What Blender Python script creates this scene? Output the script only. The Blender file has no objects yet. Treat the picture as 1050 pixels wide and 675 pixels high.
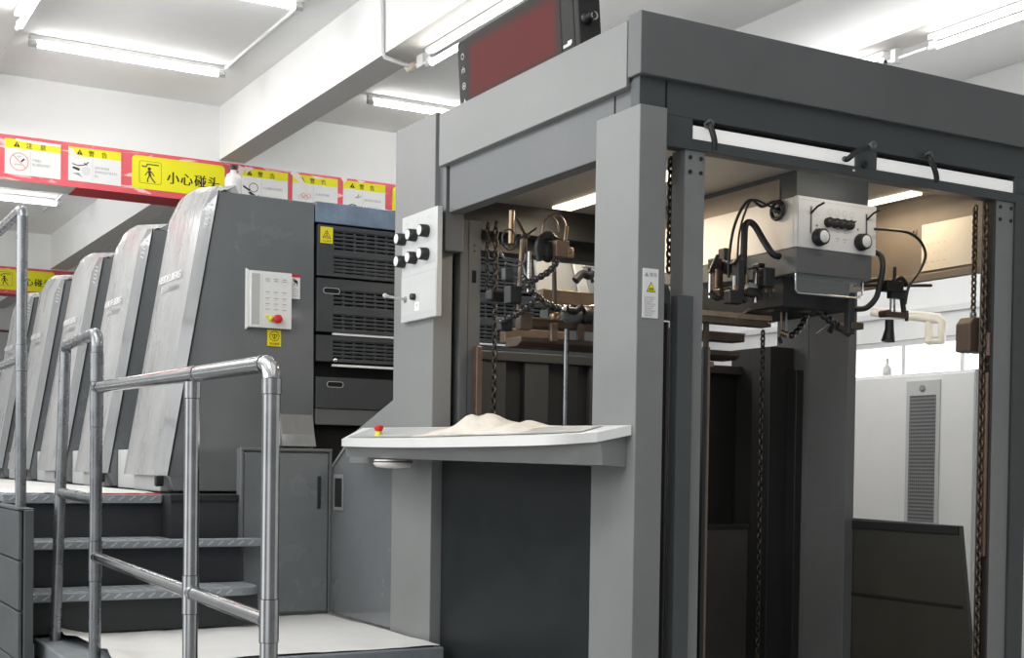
import bpy, bmesh, math, random
from mathutils import Vector, Matrix
random.seed(7)
SC = bpy.context.scene
COL = SC.collection
V = Vector

# ------------------------------------------------------------------ materials
M = {}
def mat(name, col, rough=.5, metal=0., noise=0., nscale=6., spec=.5, bump=0., bscale=200., emit=None, estr=0.,
        coat=0., alpha=1., trans=0., rnoise=0., stretch=None):
    m = bpy.data.materials.new(name); m.use_nodes = True
    nt = m.node_tree; b = nt.nodes['Principled BSDF']
    c = tuple(col) + (1.,)
    b.inputs['Base Color'].default_value = c
    b.inputs['Roughness'].default_value = rough
    b.inputs['Metallic'].default_value = metal
    b.inputs['Specular IOR Level'].default_value = spec
    b.inputs['Coat Weight'].default_value = coat
    b.inputs['Coat Roughness'].default_value = .08
    b.inputs['Alpha'].default_value = alpha
    b.inputs['Transmission Weight'].default_value = trans
    if emit:
        b.inputs['Emission Color'].default_value = tuple(emit) + (1.,)
        b.inputs['Emission Strength'].default_value = estr
    if noise or bump or rnoise:
        tc = nt.nodes.new('ShaderNodeNewGeometry')
        mp = nt.nodes.new('ShaderNodeMapping')
        if stretch: mp.inputs['Scale'].default_value = stretch
        nt.links.new(tc.outputs['Position'], mp.inputs['Vector'])
    if noise or rnoise:
        n = nt.nodes.new('ShaderNodeTexNoise'); n.inputs['Scale'].default_value = nscale
        n.inputs['Detail'].default_value = 6; n.inputs['Roughness'].default_value = .62
        nt.links.new(mp.outputs['Vector'], n.inputs['Vector'])
    if noise:
        r = nt.nodes.new('ShaderNodeMapRange')
        r.inputs['From Min'].default_value = .25; r.inputs['From Max'].default_value = .75
        r.inputs['To Min'].default_value = 1 - noise; r.inputs['To Max'].default_value = 1 + noise
        nt.links.new(n.outputs['Fac'], r.inputs['Value'])
        x = nt.nodes.new('ShaderNodeVectorMath'); x.operation = 'SCALE'
        x.inputs[0].default_value = col
        nt.links.new(r.outputs['Result'], x.inputs['Scale'])
        nt.links.new(x.outputs['Vector'], b.inputs['Base Color'])
    if rnoise:
        r2 = nt.nodes.new('ShaderNodeMapRange')
        r2.inputs['From Min'].default_value = .3; r2.inputs['From Max'].default_value = .7
        r2.inputs['To Min'].default_value = max(.02, rough - rnoise); r2.inputs['To Max'].default_value = rough + rnoise
        nt.links.new(n.outputs['Fac'], r2.inputs['Value'])
        nt.links.new(r2.outputs['Result'], b.inputs['Roughness'])
    if bump:
        n2 = nt.nodes.new('ShaderNodeTexNoise'); n2.inputs['Scale'].default_value = bscale
        n2.inputs['Detail'].default_value = 3
        nt.links.new(mp.outputs['Vector'], n2.inputs['Vector'])
        bp = nt.nodes.new('ShaderNodeBump'); bp.inputs['Strength'].default_value = bump
        bp.inputs['Distance'].default_value = .01
        nt.links.new(n2.outputs['Fac'], bp.inputs['Height'])
        nt.links.new(bp.outputs['Normal'], b.inputs['Normal'])
    M[name] = m
    return m

mat('paint', (.225, .23, .226), .45, noise=.10, nscale=2.2, rnoise=.08, spec=.3)
mat('paint_beam_shaded', (.125, .132, .135), .42, noise=.2, nscale=2.2, rnoise=.08, spec=.3)  # feeder paint darkened for the shade under the cornice overhang
mat('paint_mid', (.125, .13, .132), .42, noise=.12, nscale=2.5, rnoise=.08, spec=.35)
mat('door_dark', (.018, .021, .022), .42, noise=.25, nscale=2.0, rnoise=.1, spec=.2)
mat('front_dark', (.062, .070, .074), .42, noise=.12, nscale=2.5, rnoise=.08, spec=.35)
mat('paint_dark', (.052, .056, .058), .40, noise=.2, nscale=2.0, rnoise=.1)
mat('paint_black', (.018, .019, .02), .45, noise=.2, nscale=4.)
mat('paint_blue', (.070, .077, .081), .45, noise=.12, nscale=4.)
mat('black', (.010, .010, .011), .45)
mat('rubber', (.016, .016, .017), .42)
mat('gloss_black', (.014, .013, .012), .12, coat=.6)
mat('slot_white_glow', (.86, .86, .84), .4, emit=(1, .99, .96), estr=.3)  # glow added to brighten the white slot strips, which are no lamps
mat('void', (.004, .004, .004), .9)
mat('unit_body', (.150, .160, .166), .24, noise=.10, nscale=3.2, rnoise=.06, coat=.6, bump=.25, bscale=5.)
mat('unit_film', (.33, .33, .325), .32, noise=.16, nscale=5., bump=.8, bscale=9., rnoise=.1, coat=.12, spec=.35, stretch=(1.5, 1.5, .35))
mat('unit_chamfer', (.185, .19, .19), .24, noise=.14, nscale=6., bump=.4, bscale=12., coat=.3, stretch=(1.5, 1.5, .4))
mat('blue_film', (.17, .23, .31), .16, noise=.35, nscale=7., bump=.8, bscale=12., coat=.9)
mat('louvre', (.05, .056, .06), .4, noise=.15, nscale=5.)
mat('white_enamel', (.80, .80, .78), .38, noise=.03, nscale=4.)
mat('white_warm', (.82, .77, .70), .4, noise=.05, nscale=4.)
mat('panel_grey', (.54, .55, .54), .42, noise=.02)
mat('panel_shade', (.50, .51, .50), .45)
mat('ivory', (.82, .76, .64), .45, noise=.06, nscale=5.)
mat('guard_olive', (.045, .044, .036), .5, noise=.15, nscale=5.)
mat('strip_dark', (.028, .024, .021), .45, noise=.25, nscale=9.)
mat('weight_brown', (.13, .09, .065), .5, noise=.2, nscale=9.)
mat('inner_grey', (.42, .41, .39), .5, noise=.05)
mat('plate_tan', (.24, .20, .16), .5, noise=.12, nscale=5.)
mat('brown_bar', (.21, .155, .11), .38, metal=.35, noise=.25, nscale=10.)
mat('bar_top_lit', (.62, .48, .35), .4, metal=.2, noise=.15, nscale=10.)  # paler brown: light on the carrier bar's top put into the colour
mat('brown_dark', (.085, .06, .042), .42, metal=.2, noise=.3, nscale=9.)
mat('brass', (.30, .22, .14), .3, metal=.8, noise=.2, nscale=20.)
mat('copper', (.22, .155, .115), .35, metal=.7, noise=.2, nscale=15.)
mat('steel', (.50, .505, .51), .14, metal=1., noise=.12, nscale=12., rnoise=.07)
mat('steel_worn', (.27, .28, .29), .28, metal=.85, noise=.14, nscale=14., rnoise=.08)
mat('chrome', (.75, .74, .72), .12, metal=1.)
mat('chain', (.13, .10, .075), .35, metal=.9, noise=.35, nscale=60.)
mat('tread', (.29, .315, .335), .42, metal=.3, noise=.14, nscale=9.)
mat('chain_dark', (.075, .066, .058), .35, metal=.85, noise=.3, nscale=60.)
mat('tread_lug', (.50, .53, .55), .35, metal=.3)
mat('riser', (.024, .027, .029), .5, noise=.2, nscale=5.)
mat('plinth', (.075, .082, .085), .5, noise=.18, nscale=6.)
mat('paper', (.76, .75, .725), .6, noise=.05, nscale=5., bump=.3, bscale=7.)
mat('rag', (.70, .65, .57), .85, noise=.06, nscale=14., bump=.4, bscale=60.)
mat('wall', (.88, .88, .87), .8, noise=.02, nscale=2.)
mat('ceiling', (.84, .84, .83), .85, noise=.025, nscale=2.5)
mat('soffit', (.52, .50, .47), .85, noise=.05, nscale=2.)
mat('floor', (.3, .3, .29), .4, noise=.1, nscale=1.)
mat('red_paint', (.45, .03, .035), .5, noise=.1, nscale=5.)
mat('tear', (.88, .78, .74), .5)
mat('yellow', (.86, .80, .005), .5)
mat('yellow_sticker', (.83, .70, .012), .5)
mat('ink', (.02, .018, .016), .6)
mat('ink_grey', (.28, .28, .28), .6)
mat('ink_faint', (.52, .51, .50), .6)
mat('sign_white', (.84, .84, .83), .5)
mat('red', (.62, .03, .025), .35)
mat('red_line', (.72, .22, .16), .5)
mat('clear', (.5, .55, .55), .1, trans=0., alpha=.16)
mat('bottle_white', (.84, .80, .78), .35)
mat('gel_tan', (.60, .55, .45), .5)
mat('screen_frame', (.040, .041, .039), .6, noise=.1, nscale=5., spec=.15)
mat('tube', (1, 1, 1), .5, emit=(1, .99, .97), estr=26.)
mat('tube_warm', (1, 1, 1), .5, emit=(1., .84, .62), estr=3.5)
mat('pane', (.95, .97, 1), .05, emit=(.97, .98, 1), estr=2.2)
mat('trim_white', (.78, .78, .77), .5)

def red_film(name, base, pale, thr, scale):
    m = bpy.data.materials.new(name); m.use_nodes = True
    nt = m.node_tree; b = nt.nodes['Principled BSDF']
    g = nt.nodes.new('ShaderNodeNewGeometry')
    mp = nt.nodes.new('ShaderNodeMapping'); mp.inputs['Scale'].default_value = (.55, 1, 2.2)
    n = nt.nodes.new('ShaderNodeTexNoise'); n.inputs['Scale'].default_value = scale
    n.inputs['Detail'].default_value = 5; n.inputs['Distortion'].default_value = 1.6
    r = nt.nodes.new('ShaderNodeValToRGB')
    r.color_ramp.elements[0].position = thr; r.color_ramp.elements[0].color = tuple(base) + (1,)
    r.color_ramp.elements[1].position = thr + .06; r.color_ramp.elements[1].color = tuple(pale) + (1,)
    nt.links.new(g.outputs['Position'], mp.inputs['Vector']); nt.links.new(mp.outputs['Vector'], n.inputs['Vector'])
    nt.links.new(n.outputs['Fac'], r.inputs['Fac']); nt.links.new(r.outputs['Color'], b.inputs['Base Color'])
    b.inputs['Roughness'].default_value = .3
    M[name] = m
red_film('red_film', (.74, .10, .13), (.86, .60, .58), .585, 4.2)
def fuzzy_screen():
    """dull red film glow that fades out towards the frame colour"""
    m = bpy.data.materials.new('screen_red'); m.use_nodes = True; nt = m.node_tree; b = nt.nodes['Principled BSDF']
    tc = nt.nodes.new('ShaderNodeTexCoord'); sp = nt.nodes.new('ShaderNodeSeparateXYZ'); nt.links.new(tc.outputs['Generated'], sp.inputs[0])
    outs = []
    for ax, e in ((1, .10), (2, .24)):
        a = nt.nodes.new('ShaderNodeMath'); a.operation = 'SUBTRACT'; a.inputs[1].default_value = .5; nt.links.new(sp.outputs[ax], a.inputs[0])
        c = nt.nodes.new('ShaderNodeMath'); c.operation = 'ABSOLUTE'; nt.links.new(a.outputs[0], c.inputs[0])
        r = nt.nodes.new('ShaderNodeMapRange'); r.interpolation_type = 'SMOOTHSTEP'
        r.inputs['From Min'].default_value = .5; r.inputs['From Max'].default_value = .5 - e; nt.links.new(c.outputs[0], r.inputs['Value']); outs.append(r)
    mu = nt.nodes.new('ShaderNodeMath'); mu.operation = 'MULTIPLY'; nt.links.new(outs[0].outputs[0], mu.inputs[0]); nt.links.new(outs[1].outputs[0], mu.inputs[1])
    mx = nt.nodes.new('ShaderNodeMix'); mx.data_type = 'RGBA'; nt.links.new(mu.outputs[0], mx.inputs['Factor'])
    mx.inputs['A'].default_value = (.040, .041, .039, 1); mx.inputs['B'].default_value = (.11, .028, .027, 1)
    nt.links.new(mx.outputs['Result'], b.inputs['Base Color']); b.inputs['Roughness'].default_value = .65; b.inputs['Specular IOR Level'].default_value = .12; M['screen_red'] = m
fuzzy_screen()

def tread_mat():
    """checker plate: raised lozenges made by a wave bump on metal paint"""
    m = M['tread']; nt = m.node_tree; b = nt.nodes['Principled BSDF']
    g = nt.nodes.new('ShaderNodeNewGeometry')
    bp = nt.nodes.new('ShaderNodeBump'); bp.inputs['Strength'].default_value = .15; bp.inputs['Distance'].default_value = .004
    outs = []
    for ang in (.6, -.6):
        mp = nt.nodes.new('ShaderNodeMapping'); mp.inputs['Rotation'].default_value = (0, ang * 1.3, ang)
        w = nt.nodes.new('ShaderNodeTexWave'); w.inputs['Scale'].default_value = 7.
        nt.links.new(g.outputs['Position'], mp.inputs['Vector']); nt.links.new(mp.outputs['Vector'], w.inputs['Vector'])
        outs.append(w)
    mx = nt.nodes.new('ShaderNodeMath'); mx.operation = 'MULTIPLY'
    nt.links.new(outs[0].outputs['Fac'], mx.inputs[0]); nt.links.new(outs[1].outputs['Fac'], mx.inputs[1])
    nt.links.new(mx.outputs[0], bp.inputs['Height']); nt.links.new(bp.outputs['Normal'], b.inputs['Normal'])
tread_mat()

# ------------------------------------------------------------------ mesh builder
def frame_of(d):
    d = d.normalized()
    a = V((0, 0, 1)) if abs(d.z) < .9 else V((1, 0, 0))
    u = d.cross(a).normalized(); return u, d.cross(u).normalized()

def smooth_path(pts, k=6):
    pts = [V(p) for p in pts]
    if len(pts) < 3: return pts
    out = []
    P = [pts[0] * 2 - pts[1]] + pts + [pts[-1] * 2 - pts[-2]]
    for i in range(1, len(P) - 2):
        p0, p1, p2, p3 = P[i - 1:i + 3]
        for j in range(k):
            t = j / k
            out.append(.5 * ((2 * p1) + (p2 - p0) * t + (2 * p0 - 5 * p1 + 4 * p2 - p3) * t * t + (3 * p1 - p0 - 3 * p2 + p3) * t ** 3))
    out.append(pts[-1]); return out

class MB:
    def __init__(s): s.v = []; s.f = []; s.mi = []; s.sm = []; s.mats = []
    def mid(s, m):
        if m not in s.mats: s.mats.append(m)
        return s.mats.index(m)
    def add(s, vs, fs, m, smooth=False):
        o = len(s.v); k = s.mid(m)
        s.v += [V(p) for p in vs]
        for f in fs: s.f.append([i + o for i in f]); s.mi.append(k); s.sm.append(smooth)
        return s
    def box(s, x0, x1, y0, y1, z0, z1, m):
        vs = [(x, y, z) for z in (z0, z1) for y in (y0, y1) for x in (x0, x1)]
        return s.add(vs, [(0, 2, 3, 1), (4, 5, 7, 6), (0, 1, 5, 4), (2, 6, 7, 3), (0, 4, 6, 2), (1, 3, 7, 5)], m)
    def obox(s, o, a, b, c, m):
        """box from corner o along three vectors"""
        o, a, b, c = V(o), V(a), V(b), V(c)
        vs = [o, o + a, o + b, o + a + b, o + c, o + a + c, o + b + c, o + a + b + c]
        fs = [(0, 2, 3, 1), (4, 5, 7, 6), (0, 1, 5, 4), (2, 6, 7, 3), (0, 4, 6, 2), (1, 3, 7, 5)]
        if a.cross(b).dot(c) < 0: fs = [f[::-1] for f in fs]
        return s.add(vs, fs, m)
    def bar(s, p, q, w, h, m):
        p, q = V(p), V(q); d = q - p; u, t = frame_of(d)
        return s.obox(p - u * w / 2 - t * h / 2, u * w, t * h, d, m)
    def tube(s, pts, r, m, n=10, caps=True, sm=False, k=6, rf=None):
        pts = smooth_path(pts, k) if sm else [V(p) for p in pts]
        rings = []; u = None
        for i, p in enumerate(pts):
            d = (pts[min(i + 1, len(pts) - 1)] - pts[max(i - 1, 0)])
            if d.length < 1e-9: d = V((0, 0, 1))
            d.normalize()
            if u is None: u, _ = frame_of(d)
            u = (u - d * u.dot(d)).normalized(); w = d.cross(u)
            rr = r if rf is None else rf(i)
            rings.append([p + (u * math.cos(a) + w * math.sin(a)) * rr for a in [2 * math.pi * j / n for j in range(n)]])
        vs = [q for R in rings for q in R]; fs = []
        for i in range(len(rings) - 1):
            for j in range(n):
                fs.append((i * n + j, i * n + (j + 1) % n, (i + 1) * n + (j + 1) % n, (i + 1) * n + j))
        s.add(vs, fs, m, True)
        if caps:
            s.add(rings[0], [tuple(range(n))[::-1]], m); s.add(rings[-1], [tuple(range(n))], m)
        return s
    def cyl(s, p, q, r, m, n=20): return s.tube([p, q], r, m, n)
    def rings(s, c, axis, prof, m, n=24):
        """lathe: prof = [(distance along axis, radius)]"""
        c = V(c); axis = V(axis).normalized(); u, w = frame_of(axis)
        vs = []; fs = []
        for t, r in prof:
            for j in range(n):
                a = 2 * math.pi * j / n
                vs.append(c + axis * t + (u * math.cos(a) + w * math.sin(a)) * max(r, 1e-4))
        for i in range(len(prof) - 1):
            for j in range(n):
                fs.append((i * n + j, i * n + (j + 1) % n, (i + 1) * n + (j + 1) % n, (i + 1) * n + j))
        return s.add(vs, fs, m, True)
    def prism(s, poly, off, m):
        """closed polygon (3D points) swept by a vector"""
        off = V(off); n = len(poly); P = [V(p) for p in poly]
        nrm = sum(((P[i] - P[0]).cross(P[(i + 1) % n] - P[0]) for i in range(1, n - 1)), V((0, 0, 0)))
        a, b = list(range(n)), list(range(n, 2 * n))
        fs = [a[::-1], b] + [(i, (i + 1) % n, n + (i + 1) % n, n + i) for i in range(n)]
        if nrm.dot(off) < 0: fs = [tuple(f)[::-1] for f in fs]
        return s.add(P + [p + off for p in P], fs, m)
    def torus(s, c, axis, R, r, m, n=28, k=8):
        u, w = frame_of(V(axis)); c = V(c)
        pts = [c + (u * math.cos(a) + w * math.sin(a)) * R for a in [2 * math.pi * i / n for i in range(n + 1)]]
        return s.tube(pts, r, m, k, caps=False)
    def sphere(s, c, r, m, n=12, sc=(1, 1, 1)):
        c = V(c); vs = []; fs = []
        for i in range(n + 1):
            t = math.pi * i / n
            for j in range(2 * n):
                a = math.pi * j / n
                vs.append(c + V((math.sin(t) * math.cos(a) * r * sc[0], math.sin(t) * math.sin(a) * r * sc[1], math.cos(t) * r * sc[2])))
        for i in range(n):
            for j in range(2 * n):
                fs.append((i * 2 * n + j, (i + 1) * 2 * n + j, (i + 1) * 2 * n + (j + 1) % (2 * n), i * 2 * n + (j + 1) % (2 * n)))
        return s.add(vs, fs, m, True)
    def face(s, o, u, v):
        return Face(s, o, u, v)
    def build(s, name, parent=None, bevel=0., seg=2, origin=None):
        me = bpy.data.meshes.new(name)
        off = V((0, 0, 0))
        if parent is not None:
            p = parent
            while p is not None: off += p.location; p = p.parent
            loc = V((0, 0, 0))
        else:
            if origin is None:
                lo = V([min(p[i] for p in s.v) for i in range(3)]); hi = V([max(p[i] for p in s.v) for i in range(3)])
                origin = V(((lo.x + hi.x) / 2, (lo.y + hi.y) / 2, lo.z))
            off = V(origin); loc = V(origin)
        me.from_pydata([p - off for p in s.v], [], s.f)
        for k in s.mats: me.materials.append(M[k])
        me.polygons.foreach_set('material_index', s.mi)
        me.polygons.foreach_set('use_smooth', s.sm)
        me.update()
        o = bpy.data.objects.new(name, me); COL.objects.link(o)
        o.location = loc
        if parent is not None: o.parent = parent
        if bevel:
            md = o.modifiers.new('edge', 'BEVEL'); md.width = bevel; md.segments = seg
            md.limit_method = 'ANGLE'; md.angle_limit = math.radians(35); md.harden_normals = False
        return o

_tcache = {}
def text_mesh(body):
    if body not in _tcache:
        c = bpy.data.curves.new('t', 'FONT'); c.body = body; c.resolution_u = 3
        o = bpy.data.objects.new('t', c); COL.objects.link(o)
        bpy.context.view_layer.update()
        me = bpy.data.meshes.new_from_object(o.evaluated_get(bpy.context.evaluated_depsgraph_get()))
        _tcache[body] = ([tuple(p.co) for p in me.vertices], [tuple(p.vertices) for p in me.polygons])
        bpy.data.objects.remove(o); bpy.data.curves.remove(c); bpy.data.meshes.remove(me)
    return _tcache[body]

class Face:
    """draws flat marks on a plane: origin o, unit axes u (right) and v (up); normal = u x v"""
    def __init__(s, mb, o, u, v):
        s.mb = mb; s.o = V(o); s.u = V(u).normalized(); s.v = V(v).normalized(); s.n = s.u.cross(s.v).normalized(); s.l = 0
    def p(s, x, y, l): return s.o + s.u * x + s.v * y + s.n * (.0006 * l)
    def poly(s, pts, m, l=1):
        a = sum(pts[i][0] * pts[(i + 1) % len(pts)][1] - pts[(i + 1) % len(pts)][0] * pts[i][1] for i in range(len(pts)))
        if a < 0: pts = pts[::-1]
        s.mb.add([s.p(x, y, l) for x, y in pts], [tuple(range(len(pts)))], m); return s
    def rect(s, x0, y0, x1, y1, m, l=1): return s.poly([(x0, y0), (x1, y0), (x1, y1), (x0, y1)], m, l)
    def rrect(s, x0, y0, x1, y1, r, m, l=1):
        pts = []
        for cx, cy, a0 in ((x1 - r, y0 + r, -90), (x1 - r, y1 - r, 0), (x0 + r, y1 - r, 90), (x0 + r, y0 + r, 180)):
            for k in range(5):
                a = math.radians(a0 + 22.5 * k); pts.append((cx + r * math.cos(a), cy + r * math.sin(a)))
        return s.poly(pts, m, l)
    def disc(s, x, y, r, m, l=1, n=20): return s.poly([(x + r * math.cos(2 * math.pi * k / n), y + r * math.sin(2 * math.pi * k / n)) for k in range(n)], m, l)
    def ring(s, x, y, r, w, m, l=1, n=24):
        vs = []
        for k in range(n):
            a = 2 * math.pi * k / n
            vs += [s.p(x + r * math.cos(a), y + r * math.sin(a), l), s.p(x + (r - w) * math.cos(a), y + (r - w) * math.sin(a), l)]
        fs = [(2 * k, 2 * ((k + 1) % n), 2 * ((k + 1) % n) + 1, 2 * k + 1) for k in range(n)]
        s.mb.add(vs, fs, m); return s
    def line(s, x0, y0, x1, y1, w, m, l=1):
        dx, dy = x1 - x0, y1 - y0; L = math.hypot(dx, dy); nx, ny = -dy / L * w / 2, dx / L * w / 2
        return s.poly([(x0 + nx, y0 + ny), (x0 - nx, y0 - ny), (x1 - nx, y1 - ny), (x1 + nx, y1 + ny)], m, l)
    def path(s, pts, w, m, l=1):
        for a, b in zip(pts, pts[1:]): s.line(*a, *b, w, m, l)
        return s
    def text(s, body, x, y, size, m, l=1, width=None, bold=0.):
        vs, fs = text_mesh(body)
        if not vs: return s
        x0 = min(p[0] for p in vs); x1 = max(p[0] for p in vs)
        k = size; kx = k if width is None else width / max(x1 - x0, 1e-6)
        for dx in ((0,) if not bold else (-bold, bold)):
            s.mb.add([s.p(x + (p[0] - x0) * kx + dx, y + p[1] * k, l) for p in vs], fs, m)
        return s
    def tri_warn(s, x, y, h, m, hole, l=1):
        s.poly([(x - h * .58, y), (x + h * .58, y), (x, y + h)], m, l)
        s.line(x, y + h * .3, x, y + h * .68, h * .1, hole, l + 1); s.disc(x, y + h * .16, h * .07, hole, l + 1, 8)
        return s

def tag(o, label=None, cat=None, group=None, kind=None):
    if label: o['label'] = label
    if cat: o['category'] = cat
    if group: o['group'] = group
    if kind: o['kind'] = kind
    return o
def thing(name, loc, label, cat, group=None):
    o = bpy.data.objects.new(name, None); COL.objects.link(o); o.location = loc; o.empty_display_size = .05
    return tag(o, label, cat, group)
def struct(name, mb, **k): return tag(mb.build(name, **k), kind='structure')
def copy_tree(o, parent=None):
    c = o.copy(); COL.objects.link(c)
    if parent is not None: c.parent = parent
    for ch in list(o.children): copy_tree(ch, c)
    return c

# ------------------------------------------------------------------ the hall
CZ, SZ = 4.2, 3.79
struct('floor', MB().box(-4, 9, -3, 24, -.1, 0, 'floor'))
struct('ceiling', MB().box(-2.2, 7.5, -2, 24, CZ, CZ + .1, 'ceiling'))
w = MB(); yw0, yw1, zw0, zw1 = 4.6, 8.7, 1.25, 2.43
w.box(7.3, 7.5, -2, yw0, 0, CZ, 'wall').box(7.3, 7.5, yw1, 24, 0, CZ, 'wall')
w.box(7.3, 7.5, yw0, yw1, 0, zw0, 'wall').box(7.3, 7.5, yw0, yw1, zw1, CZ, 'wall')
struct('wall_right', w)
struct('wall_back', MB().box(-2.2, 7.3, 24, 24.2, 0, CZ, 'wall'))
wf = MB()
for y in (yw0, 5.40, 5.95, 6.49, 7.04, 7.585, 8.13, yw1 - .04): wf.box(7.32, 7.37, y, y + .035, zw0, zw1, 'trim_white')
for z in (zw0, zw1 - .04): wf.box(7.315, 7.375, yw0, yw1, z, z + .04, 'trim_white')
wf.box(7.24, 7.3, yw0 - .05, yw1 + .05, zw0 - .04, zw0, 'trim_white')
wn = struct('window_1', wf)
MB().box(7.385, 7.395, yw0, yw1, zw0, zw1, 'pane').build('window_pane', wn)
struct('trim_1', MB().box(7.26, 7.3, 4.5, 11, 2.60, 2.64, 'trim_white'))
def beam(x0, x1, y0, y1, z0):
    b = MB().box(x0, x1, y0, y1, z0, CZ, 'wall')
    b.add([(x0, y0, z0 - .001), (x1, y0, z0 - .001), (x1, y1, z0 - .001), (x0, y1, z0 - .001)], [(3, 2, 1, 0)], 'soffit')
    return b
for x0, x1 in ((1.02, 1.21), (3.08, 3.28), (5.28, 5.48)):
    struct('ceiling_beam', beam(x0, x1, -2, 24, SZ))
CB = ((10.03, 10.36), (16.8, 17.13), (21.6, 21.93))
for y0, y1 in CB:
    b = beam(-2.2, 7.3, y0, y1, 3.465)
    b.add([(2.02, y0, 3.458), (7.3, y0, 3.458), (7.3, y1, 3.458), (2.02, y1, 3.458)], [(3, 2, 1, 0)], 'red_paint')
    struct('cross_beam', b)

# red film wrapped round the two cross beams, with its signs
def red_wrap(y0, y1, x0, x1, label, bare=None):
    b = MB()
    b.box(x0, x1, y0 - .008, y0 - .001, 3.455, 3.775, 'red_film')
    return tag(b.build('red_wrap'), label, 'beam wrap')
red_wrap(*CB[0], .4, 4.75, 'torn red film wrapped along the near concrete cross beam behind the safety signs', 2.02)
red_wrap(*CB[1], 1.2, 5.0, 'red film strip on the farther cross beam above the distant printing units')

def pictogram(f, kind, x, y, s):
    """black line pictures of the safety signs, in a square of side s"""
    if kind == 'no_touch':
        f.ring(x + s * .5, y + s * .5, s * .46, s * .035, 'red_line', 3)
        f.line(x + s * .2, y + s * .82, x + s * .82, y + s * .2, s * .035, 'red_line', 3)
        f.poly([(x + s * .56, y + s * .52), (x + s * .72, y + s * .70), (x + s * .78, y + s * .64), (x + s * .62, y + s * .48)], 'ink', 2)
        for k in range(5):
            f.disc(x + s * (.3 + .07 * k), y + s * (.34 + .03 * (k % 2)), s * .035, 'ink_faint', 2, 8)
            f.disc(x + s * (.42 + .04 * k), y + s * (.76 + .02 * (k % 2)), s * .025, 'ink_faint', 2, 8)
    elif kind == 'hand_roller':
        f.ring(x + s * .72, y + s * .42, s * .2, s * .03, 'ink_faint', 2); f.ring(x + s * .72, y + s * .42, s * .1, s * .03, 'ink_faint', 2)
        f.poly([(x, y + s * .5), (x + s * .36, y + s * .38), (x + s * .40, y + s * .52), (x + s * .05, y + s * .60)], 'ink', 2)
        f.poly([(x + .02 * s, y + s * .24), (x + s * .3, y + s * .16), (x + s * .52, y + s * .05), (x + s * .34, y + s * .28)], 'ink_grey', 2)
        f.path([(x, y + s * .74), (x + s * .3, y + s * .66), (x + s * .62, y + s * .72), (x + s * .85, y + s * .9)], s * .05, 'ink', 2)
        f.line(x + s * .6, y + s * .82, x + s * .78, y + s * .74, s * .06, 'ink', 2)
    elif kind == 'roller_hand':
        f.ring(x + s * .62, y + s * .6, s * .26, s * .035, 'ink', 2)
        f.poly([(x, y + s * .7), (x + s * .4, y + s * .48), (x + s * .44, y + s * .34), (x + s * .04, y + s * .56)], 'ink', 2)
        f.poly([(x + s * .3, y + s * .3), (x + s * .56, y + s * .1), (x + s * .74, y + s * .2), (x + s * .46, y + s * .36)], 'ink', 2)
        f.line(x + s * .7, y + s * .1, x + s * .95, y + s * .22, s * .04, 'ink_grey', 2)
    elif kind == 'pinch':
        f.path([(x + s * .05, y + s * .2), (x + s * .35, y + s * .32), (x + s * .62, y + s * .28)], s * .06, 'ink', 2)
        f.poly([(x + .1 * s, y + s * .06), (x + s * .4, y + s * .1), (x + s * .46, y + s * .2), (x + s * .12, y + s * .16)], 'ink_grey', 2)
        f.path([(x + s * .55, y + s * .7), (x + s * .7, y + s * .78), (x + s * .76, y + s * .92)], s * .04, 'ink', 2)
        f.line(x + s * .7, y + s * .7, x + s * .9, y + s * .85, s * .04, 'ink_grey', 2)
    elif kind == 'faint':
        for k in range(4): f.ring(x + s * (.3 + .15 * k), y + s * (.4 + .1 * (k % 2)), s * .14, s * .03, 'red_line' if k % 2 else 'ink_faint', 2)

def safety_sign(x0, x1, z0, z1, head, kind, lines, label, tears=()):
    y = CB[0][0] - .012
    b = MB(); W, H = x1 - x0, z1 - z0
    b.box(x0, x1, y - .003, y + .003, z0, z1, 'sign_white')
    o = tag(b.build('safety_sign'), label, 'sign', 'warning signs on the cross beam')
    m = MB(); f = m.face((x0, y - .0032, z0), (1, 0, 0), (0, 0, 1))
    f.rect(0, H * .745, W, H, 'yellow', 1)
    f.tri_warn(W * .21, H * .79, H * .15, 'ink', 'yellow', 2)
    f.text(head[0], W * .38, H * .79, H * .17, 'ink', 2, bold=H * .004); f.text(head[1], W * .63, H * .79, H * .17, 'ink', 2, bold=H * .004)
    f.line(W * .455, H * .06, W * .455, H * .7, .002, 'ink_faint', 2)
    pictogram(f, kind, W * .07, H * .09, H * .56)
    for i, n in enumerate(lines):
        f.text(n, W * .49, H * (.42 - .12 * i), H * .085, 'ink_grey', 2, width=W * min(.47, .04 * len(n)))
    for t in tears:
        f.poly([(W * a, H * c) for a, c in t], 'tear', 4)
    m.build('lettering', o)
    return o
safety_sign(1.519, 1.902, 3.497, 3.747, '注意', 'no_touch', ['严禁烟火', '禁止触摸运转部件'],
            'white safety sign with red crossed-out circle, leftmost on the near red beam',
            [[(.18, 1.02), (1, 1.0), (1, .93), (.62, .92), (.4, .945), (.22, .95)]])
safety_sign(1.956, 2.333, 3.50, 3.746, '警告', 'hand_roller', ['运转中请勿触摸', '请在停机后进行清洁作业', '当心'],
            'white warning sign with hands and roller picture, just left of the big yellow sign', [[(0, .98), (.1, .9), (.22, .66), (.1, .68), (0, .8)]])
safety_sign(3.235, 3.63, 3.50, 3.752, '警告', 'roller_hand', ['小心机械夹手请勿靠近'],
            'white warning sign with black hand and roller, directly right of the plastic jug', [[(-.02, 1.06), (.12, 1.0), (.03, .72), (-.02, .8)], [(.1, 1.05), (.3, 1.02), (.14, .86)]])
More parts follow.
